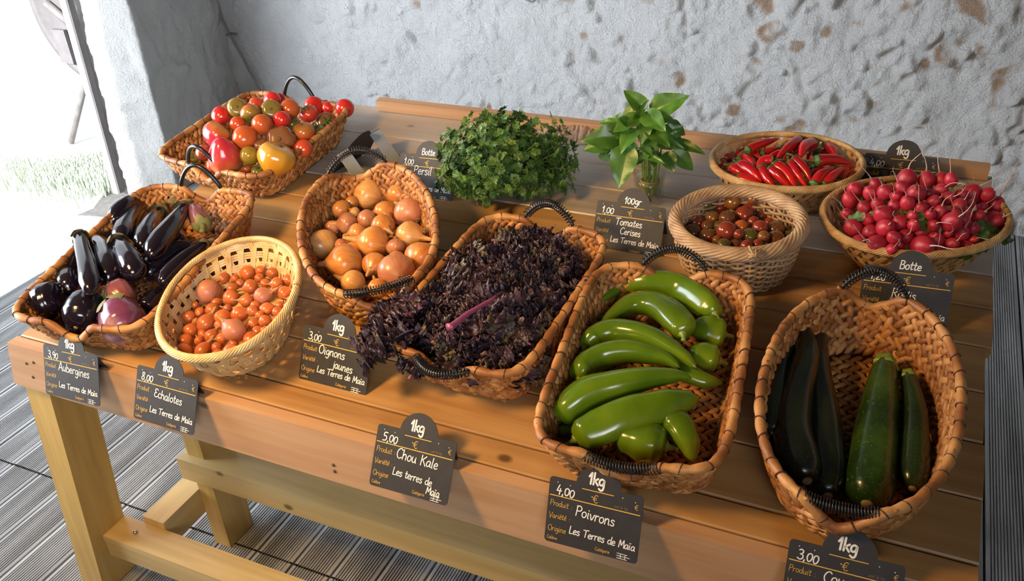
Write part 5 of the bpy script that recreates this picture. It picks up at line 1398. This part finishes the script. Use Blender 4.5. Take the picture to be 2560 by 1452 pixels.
# ------------------------------------------------------------------ price tags: hand lettering built as pen strokes
GL = {  # glyph: (width, strokes) on a 10-unit cap height, baseline 0
 'A': (6.5, ['0,0 3,10 3.4,10 6,0', '1.2,3.6 5.2,3.6']), 'B': (6, ['.8,0 .8,10', '.8,10 4,9.6 4.6,7.6 3.2,5.6 .8,5.3', '.8,5.3 4.2,5 5.4,2.8 4,.3 .8,0']),
 'C': (6.5, ['6,8.6 4.2,10 1.8,8.6 .6,5 1.6,1.2 3.8,0 6,1.4']), 'E': (6, ['5.6,8.8 3.4,10 1.4,8.8 1.8,6.2 3.6,5.3', '3.6,5.3 1,4.4 .8,1.4 3,0 5.8,1.2']),
 'K': (6.5, ['1,10 .8,0', '5.6,9.6 1.2,4.8', '2.2,5.8 6,0']), 'L': (5.5, ['1,10 .8,1.2 1.4,.2 5,.6']), 'M': (8, ['.6,0 1.2,9 1.6,9.2 3.4,3.4 3.8,3.4 5.8,9.4 6.2,9.4 7.2,0']),
 'O': (7.5, ['3.8,10 1.4,8.4 .6,4.6 2,.8 4,0 6.2,1.8 6.8,5.4 5.6,9 3.8,10']), 'P': (6, ['.9,0 1.2,10', '.6,9.2 3.6,10 5.4,8 4.4,5.4 1.2,4.8']), 'R': (6.5, ['.9,0 1.1,10', '.8,9.6 4,9.8 5.2,7.6 3.6,5.4 1,5', '2.4,5.2 5.8,0']),
 'T': (7, ['.2,9 7,9.8', '3.6,9.4 3.2,0']), 'V': (6.5, ['.4,10 2.8,0 3.2,0 6.2,10']), 'I': (3, ['1.5,10 1.5,0']),
 'a': (5.6, ['4.4,5 2.6,5.8 .8,4 .7,1.4 2,.2 3.6,1.4 4.5,5.2 4.4,1.2 5.4,.2']), 'b': (5.2, ['.9,10 .8,.4', '.8,3.6 2.4,5.8 4.4,4.6 4.5,1.6 2.8,0 .8,1']), 'c': (4.6, ['4,4.9 2.4,5.8 .8,4.2 .7,1.6 2.2,.2 4.2,1']),
 'd': (5.6, ['4.4,4.6 2.4,5.6 .7,3.8 .8,1.2 2.2,.2 3.8,1.2 4.6,4', '4.7,10 4.5,1.2 5.4,.2']), 'e': (5, ['.8,2.8 3.8,3.4 4,4.8 2.6,5.8 .9,4.2 .8,1.6 2.2,.2 4.4,1']), 'g': (5.4, ['4.4,5 2.4,5.8 .7,4 1,1.4 2.6,.8 4,2.4 4.5,5.4 4.4,-1.6 2.8,-3.6 .8,-2.4']),
 'h': (5.6, ['.9,10 .8,0', '.8,3.2 2.6,5.6 4.2,4.6 4.4,0']), 'i': (2.6, ['1.2,5.6 1.1,1 1.9,.1', '1.3,7.8 1.35,8.1']), 'j': (3, ['2,5.6 1.9,-2 .8,-3.4 -.4,-2.6', '2.1,7.8 2.15,8.1']),
 'k': (5, ['.9,10 .8,0', '4.2,5.6 1,2.8', '1.8,3.4 4.6,0']), 'l': (2.6, ['1.2,10 1,1 1.8,.1']), 'm': (8, ['.8,5.6 .8,0', '.8,3.6 2.4,5.8 3.6,4.6 3.7,0', '3.7,3.6 5.4,5.8 6.8,4.6 6.9,.6 7.6,.1']),
 'n': (5.6, ['.8,5.6 .8,0', '.8,3.4 2.6,5.8 4.1,4.6 4.2,.8 5,.1']), 'o': (5.2, ['2.6,5.8 .9,4.6 .7,1.8 2.2,.2 4,1.2 4.5,3.8 3.6,5.4 2.6,5.8']), 'p': (5.4, ['.9,5.6 .7,-3.6', '.9,4 2.6,5.8 4.4,4.6 4.4,1.6 2.8,.2 .9,1.2']),
 'r': (4.2, ['.9,5.6 .8,0', '.9,3.4 2.2,5.4 3.8,5.2']), 's': (4.4, ['3.8,5 2.2,5.8 .9,4.6 2,3.2 3.6,2.2 3.4,.6 1.8,0 .5,.9']), 't': (4, ['1.8,8.8 1.6,1.2 2.4,.2 3.6,.8', '.3,5.8 3.6,6']), 'u': (5.6, ['.8,5.6 .8,1.6 2,.2 3.6,1.2 4.4,5.6', '4.4,5.6 4.4,1 5.3,.2']), 'v': (5, ['.5,5.6 2.3,.2 4.5,5.8']),
 '0': (5.6, ['2.8,8 1,6.6 .7,3 2,.2 3.8,.6 4.9,3.6 4.5,6.8 2.8,8']), '1': (4, ['.6,6 2.6,9.6', '2.6,9.6 2.4,0']), '2': (5.6, ['.8,7.4 2.4,9.4 4.6,8 4,5 .7,.4 5.2,.6']), '3': (5.6, ['.8,8.8 2.8,9.8 4.5,8.2 3.8,6 2.2,5.2', '2.2,5.2 4.8,4.4 5,1.6 3,0 .6,1']),
 '4': (6, ['2.4,9.6 .7,3.6 1.2,3.2 5.2,3.6', '3.9,6 3.7,-.6']), '5': (5.8, ['5,9.6 1.4,9.2 1.2,5.6 3.6,5.8 5,3.6 4,.8 .7,.2']), '8': (5.8, ['4.8,8.6 2.8,9.8 1.2,8 2.6,5.6 4.7,3.4 4.4,.8 2.4,0 .9,1.8 2,4.4 4.2,6.4 4.8,8.6']), '9': (5.6, ['4.6,8.6 2.6,9.4 .9,7.4 2,5 4,5.8 4.8,8.4 4.4,3 3.2,0']),
 ',': (2.6, ['1.4,.6 .9,-2']), ':': (3, ['1.4,4.2 1.45,4.5', '1.4,.6 1.45,.9']), '€': (7, ['6.4,8.8 4.4,9.8 2.4,8.2 1.6,4.8 2.6,1.4 4.6,.2 6.4,1.4', '.2,6 5.2,6.2', '.2,3.8 4.8,4']), '°': (3, ['1.4,9.6 .7,8.6 1.4,7.6 2.1,8.6 1.4,9.6']), '-': (4, ['.4,4 3.6,4.2'])}
GL['é'] = (5, GL['e'][1] + ['2.2,7.2 3.8,9']); GL['ï'] = (3, ['1.2,5.6 1.1,1 1.9,.1', '.5,7.8 .55,8.1', '2,7.9 2.05,8.2'])
def ink(mb, pts, w, z):
    P = smooth_path(pts, 5) if len(pts) > 2 else np.asarray(pts, float)
    if len(P) == 2: P = np.array([P[0] + (P[1] - P[0]) * t for t in (0, .5, 1)])
    T = np.gradient(P, axis=0); T /= np.linalg.norm(T, axis=1)[:, None] + 1e-9
    S = np.stack([-T[:, 1], T[:, 0]], 1)
    P = np.vstack([P[:1] - T[:1] * w * .42, P, P[-1:] + T[-1:] * w * .42]); S = np.vstack([S[:1] * .45, S, S[-1:] * .45])
    G = np.stack([np.c_[P + S * w / 2, np.full(len(P), z)], np.c_[P - S * w / 2, np.full(len(P), z)]], 1)
    mb.grid(G[:, ::-1])
def write(mb, text, x, y, h, pen, z=.0011, slope=0.0, slant=.0, track=1.0, jit=.0):
    k = h / 10
    for ch in text:
        if ch == ' ': x += 4.2 * k; continue
        wd, st = GL[ch]; jy = rng.uniform(-jit, jit) * h
        for s_ in st:
            pts = [tuple(float(q) for q in p.split(',')) for p in s_.split()]
            pts = np.array([(x + (px + slant * py) * k, y + jy + py * k) for px, py in pts]); pts[:, 1] += (pts[:, 0]) * slope
            ink(mb, pts, pen, z)
        x += wd * k * track
    return x
TW, TH, DR = .150, .106, .036   # tag width, shoulder height, dome radius
DCX, DCY = .0785, .1035
def tag_outline(inset=0.0):
    r = .006; pts = []
    def arc(cx, cy, a0, a1, n=5, rad=r):
        for i in range(n + 1):
            a = math.radians(a0 + (a1 - a0) * i / n); pts.append((cx + rad * math.cos(a), cy + rad * math.sin(a)))
    arc(r, r, 180, 270); arc(TW - r, r, 270, 360); arc(TW - r, TH - r, 0, 90)
    a = math.degrees(math.asin((TH - DCY) / DR)); arc(DCX, DCY, a, 180 - a, 22, DR); arc(r, TH - r, 90, 180)
    return pts
def plate(mb, pts, z0, z1):
    n = len(pts); c = np.mean(pts, axis=0)
    V = [(x, y, z1) for x, y in pts] + [(x, y, z0) for x, y in pts]
    F = [tuple(range(n)), tuple(range(2 * n - 1, n - 1, -1))] + [((i + 1) % n, i, n + i, n + (i + 1) % n) for i in range(n)]
    mb.add(V, F)
def price_tag(M, unit, price, lines, label, rear=75.0, dome_pen=.0026, unit_hand=False, rear_len=.075, origin=True):
    root = empty('price_tag', M, label, 'price tag', 'folding slate price tags')
    mb = MB(); plate(mb, tag_outline(), -.0005, .0006); mb.build('front_panel', MT['slate'], root, smooth=False)
    a = math.radians(rear); mb = MB(); d = np.array([0, -math.cos(a), -math.sin(a)]); o_ = np.array([0, TH - .002, -.0006]); nn = np.array([0, -d[2], d[1]]) * .0006
    q = [o_ + np.array([.006, 0, 0]), o_ + np.array([TW - .006, 0, 0]), o_ + np.array([TW - .006, 0, 0]) + d * rear_len, o_ + np.array([.006, 0, 0]) + d * rear_len]
    mb.add([p + nn for p in q] + [p - nn for p in q], [(0, 1, 2, 3), (7, 6, 5, 4), (1, 0, 4, 5), (2, 1, 5, 6), (3, 2, 6, 7), (0, 3, 7, 4)]); mb.build('rear_panel', MT['slate'], root, smooth=False)
    g = MB()
    ink(g, [(.0535, .0975), (.1035, .0975)], .0013, .0011); ink(g, [(.003, .0765), (.146, .0765)], .0015, .0011)
    write(g, '€', .0715, .0795, .0125, .0010)
    write(g, '€', .1370, .0835, .0085, .0007)
    yl = .0007
    write(g, 'Produit :', .004, .0600, .0092, yl, slant=.08); write(g, 'Variété :', .004, .0400, .0088, yl, slant=.08)
    write(g, 'Origine', .004, .0190, .0092, yl, slant=.08); write(g, 'Calibre', .004, .0055, .0054, .0005, slant=.08); write(g, 'Catégorie', .0830, .0055, .0054, .0005, slant=.08)
    g.build('gold_lettering', MT['gold'], root, smooth=False)
    f = MB(); write(f, 'soit le kg', .106, .0800, .0048, .0004, slant=.08); f.build('small_lettering', MT['greyprint'], root, smooth=False)
    for x, y in ((.0125, .0985), (.0330, .0975), (.0690, .0880), (.1165, .0975), (.1365, .0950)):
        w = MB(); write(w, '°', x, y - .0065, .0075, .0005); w.build('printed_ring', MT['chalk'], root, smooth=False)
    w = MB()
    if unit == '1kg': write(w, '1kg', .0610, .1075, .0190, .0030, slant=.05, track=.98)
    else: write(w, unit, .0585 if len(unit) > 4 else .060, .1050, .0150, .0019, slant=.1, jit=.02)
    w.build('unit_lettering', MT['chalk'], root, smooth=False)
    h = MB(); write(h, price, .012, .0810, .0150, .0018, slope=-.05, slant=.12, jit=.03); h.build('price_lettering', MT['chalk'], root, smooth=False)
    for t, x, y, s_, sl in lines:
        h = MB(); write(h, t, x, y, s_, .0017, slope=sl, slant=.10, jit=.03); h.build('product_lettering', MT['chalk'], root, smooth=False)
    if origin:
        h = MB()
        if isinstance(origin, tuple):
            write(h, origin[0], .041, .0295, .0130, .0015, slope=-.04, slant=.10, jit=.03, track=.95); write(h, origin[1], .108, .0150, .0120, .0015, slope=-.03, slant=.10, jit=.03, track=.95)
        else: write(h, 'Les Terres de Maïa', .039, .0225, .0122, .0015, slope=-.02, slant=.10, jit=.03, track=.95)
        h.build('origin_lettering', MT['chalk'], root, smooth=False)
        h = MB()
        for dy in (0, .0042, -.0042): ink(h, [(.118, .0065 + dy * .9), (.138 - abs(dy), .0062 + dy * .9)], .0010, .0011)
        ink(h, [(.124, .010), (.1235, .0025)], .001, .0011); ink(h, [(.131, .010), (.1305, .0025)], .001, .0011)
        h.build('grade_lettering', MT['chalk'], root, smooth=False)
    return root
def tag_frame(tl, tr, bl, br, p0, lean, yaw=0.0):
    """fit the tag's own size to its four corners seen in the photo, on a plane leaning back by `lean`"""
    l = math.radians(lean); y_ = math.radians(yaw)
    n = np.array([-math.sin(y_) * math.cos(l), -math.cos(y_) * math.cos(l), math.sin(l)])
    A = [on_plane(*q, p0, n) if q is not None else None for q in (tl, tr, bl, br)]
    if A[0] is not None and A[1] is not None: x = A[1] - A[0]
    if bl is not None and br is not None: x = x / np.linalg.norm(x) + (A[3] - A[2]) / np.linalg.norm(A[3] - A[2])
    x = x - n * (x @ n); x /= np.linalg.norm(x); y = np.cross(n, x); y *= 1 if y[2] > 0 else -1
    cs = [a - x * u - y * v for a, (u, v) in zip(A, ((0, TH), (TW, TH), (0, 0), (TW, 0))) if a is not None]
    return m4(np.stack([x, y, n], 1), np.mean(cs, axis=0))
edge_p = np.array([0, .922, .784])
price_tag(tag_frame((122, 857), (259, 885), (102, 984), (237, 1019), edge_p - np.array([0, .012, 0]), 20), '1kg', '3,90', [('Aubergines', .041, .060, .0170, -.05)], 'price tag reading Aubergines 3,90 on the front table edge', rear=40)
price_tag(tag_frame((342, 913), (493, 954), (335, 1041), (490, 1087), edge_p - np.array([0, .006, 0]), 26), '1kg', '8,00', [('Echalotes', .047, .056, .0160, -.05)], 'price tag reading Echalotes 8,00 on the front table edge', rear=40)
price_tag(tag_frame((956, 1058), (1159, 1110), (899, 1205), (1118, 1266), edge_p, 32), '1kg', '5,00', [('Chou Kale', .043, .058, .0170, -.03)], 'price tag reading Chou Kale 5,00 on the front table edge', rear=40, origin=('Les terres de', 'Maïa'))
price_tag(tag_frame((1380, 1182), (1623, 1234), (1344, 1351), (1595, 1423), edge_p - np.array([0, .010, 0]), 24), '1kg', '4,00', [('Poivrons', .046, .055, .0165, -.05)], 'price tag reading Poivrons 4,00 on the front table edge', rear=40)
price_tag(tag_frame((1969, 1343), (2274, 1419), None, None, edge_p - np.array([0, .010, 0]), 24), '1kg', '3,00', [('Courgettes', .050, .058, .0160, -.02)], 'price tag reading 3,00 at the front right, cut by the photo edge', rear=40)
def base_at(px, py): return W(*hit(px, py, lambda u, v: .0))
price_tag(tag_frame((763, 809), (931, 851), (747, 946), (913, 989), base_at(913, 987), 26, 0), '1kg', '3,00', [('Oignons', .038, .060, .0160, -.03), ('jaunes', .072, .040, .0150, -.04)], 'price tag reading Oignons jaunes standing between shallots and kale', rear=52, rear_len=.104)
price_tag(tag_frame((1498, 501), (1669, 523), None, (1642, 642), base_at(1642, 640), 26, 0), '100gr', '1,00', [('Tomates', .045, .060, .0150, -.02), ('Cerises', .058, .042, .0140, -.03)], 'price tag reading Tomates Cerises beside the wicker basket', rear=52, rear_len=.104)
price_tag(tag_frame((2145, 655), (2392, 684), None, (2378, 838), base_at(2378, 838), 20, 0), 'Botte', '1,20', [('Radis', .052, .055, .0165, -.05)], 'price tag reading Botte 1,20 Radis in front of the radish basket', rear=30, rear_len=.03)
price_tag(tag_frame((2161, 381), (2353, 397), None, None, W(.06, 1.03, .05), 20, 0), '1kg', '4,00', [('Piment', .055, .056, .0160, -.02)], 'price tag reading 4,00 behind the radishes against the back batten', rear=52, rear_len=.104)
price_tag(tag_frame((1008, 383), (1150, 396), None, (1112, 500), base_at(1105, 497), 26, 0), 'Botte', '1,00', [('Persil', .040, .058, .0200, .0)], 'price tag reading Botte 1,00 Persil left of the parsley', rear=52, rear_len=.104)
# tag turned edge-on by the tomato basket
c = base_at(905, 428)
x = np.array([.62, .78, 0]); x /= np.linalg.norm(x)
p_a, p_b = base_at(818, 442), base_at(930, 372)
x = p_b - p_a; x /= np.linalg.norm(x); side = np.cross(x, UV[2]); side /= np.linalg.norm(side)
l = math.radians(38); y = UV[2] * math.cos(l) + side * math.sin(l); n = np.cross(x, y)
rt_ = empty('price_tag', m4(np.stack([x, y, n], 1), p_a), 'price tag turned away, seen edge-on beside the tomato basket', 'price tag', 'folding slate price tags')
mb = MB(); plate(mb, tag_outline(), -.0005, .0006); mb.build('front_panel', MT['slate'], rt_, smooth=False)
for sx_ in (0.0, .112):
    mb = MB(); top = np.array([sx_, TH, .001]); dn = np.array([0, -math.cos(2 * l), math.sin(2 * l)]) * (TH * 1.0)
    q = [top, top + np.array([.036, 0, 0]), top + np.array([.036, 0, 0]) + dn, top + dn]; nn = np.cross([1, 0, 0], dn); nn = nn / np.linalg.norm(nn) * .0006
    mb.add([p + nn for p in q] + [p - nn for p in q], [(3, 2, 1, 0), (4, 5, 6, 7), (0, 1, 5, 4), (1, 2, 6, 5), (2, 3, 7, 6), (3, 0, 4, 7)]); mb.build('rear_leg', MT['tagback'], rt_, smooth=False)
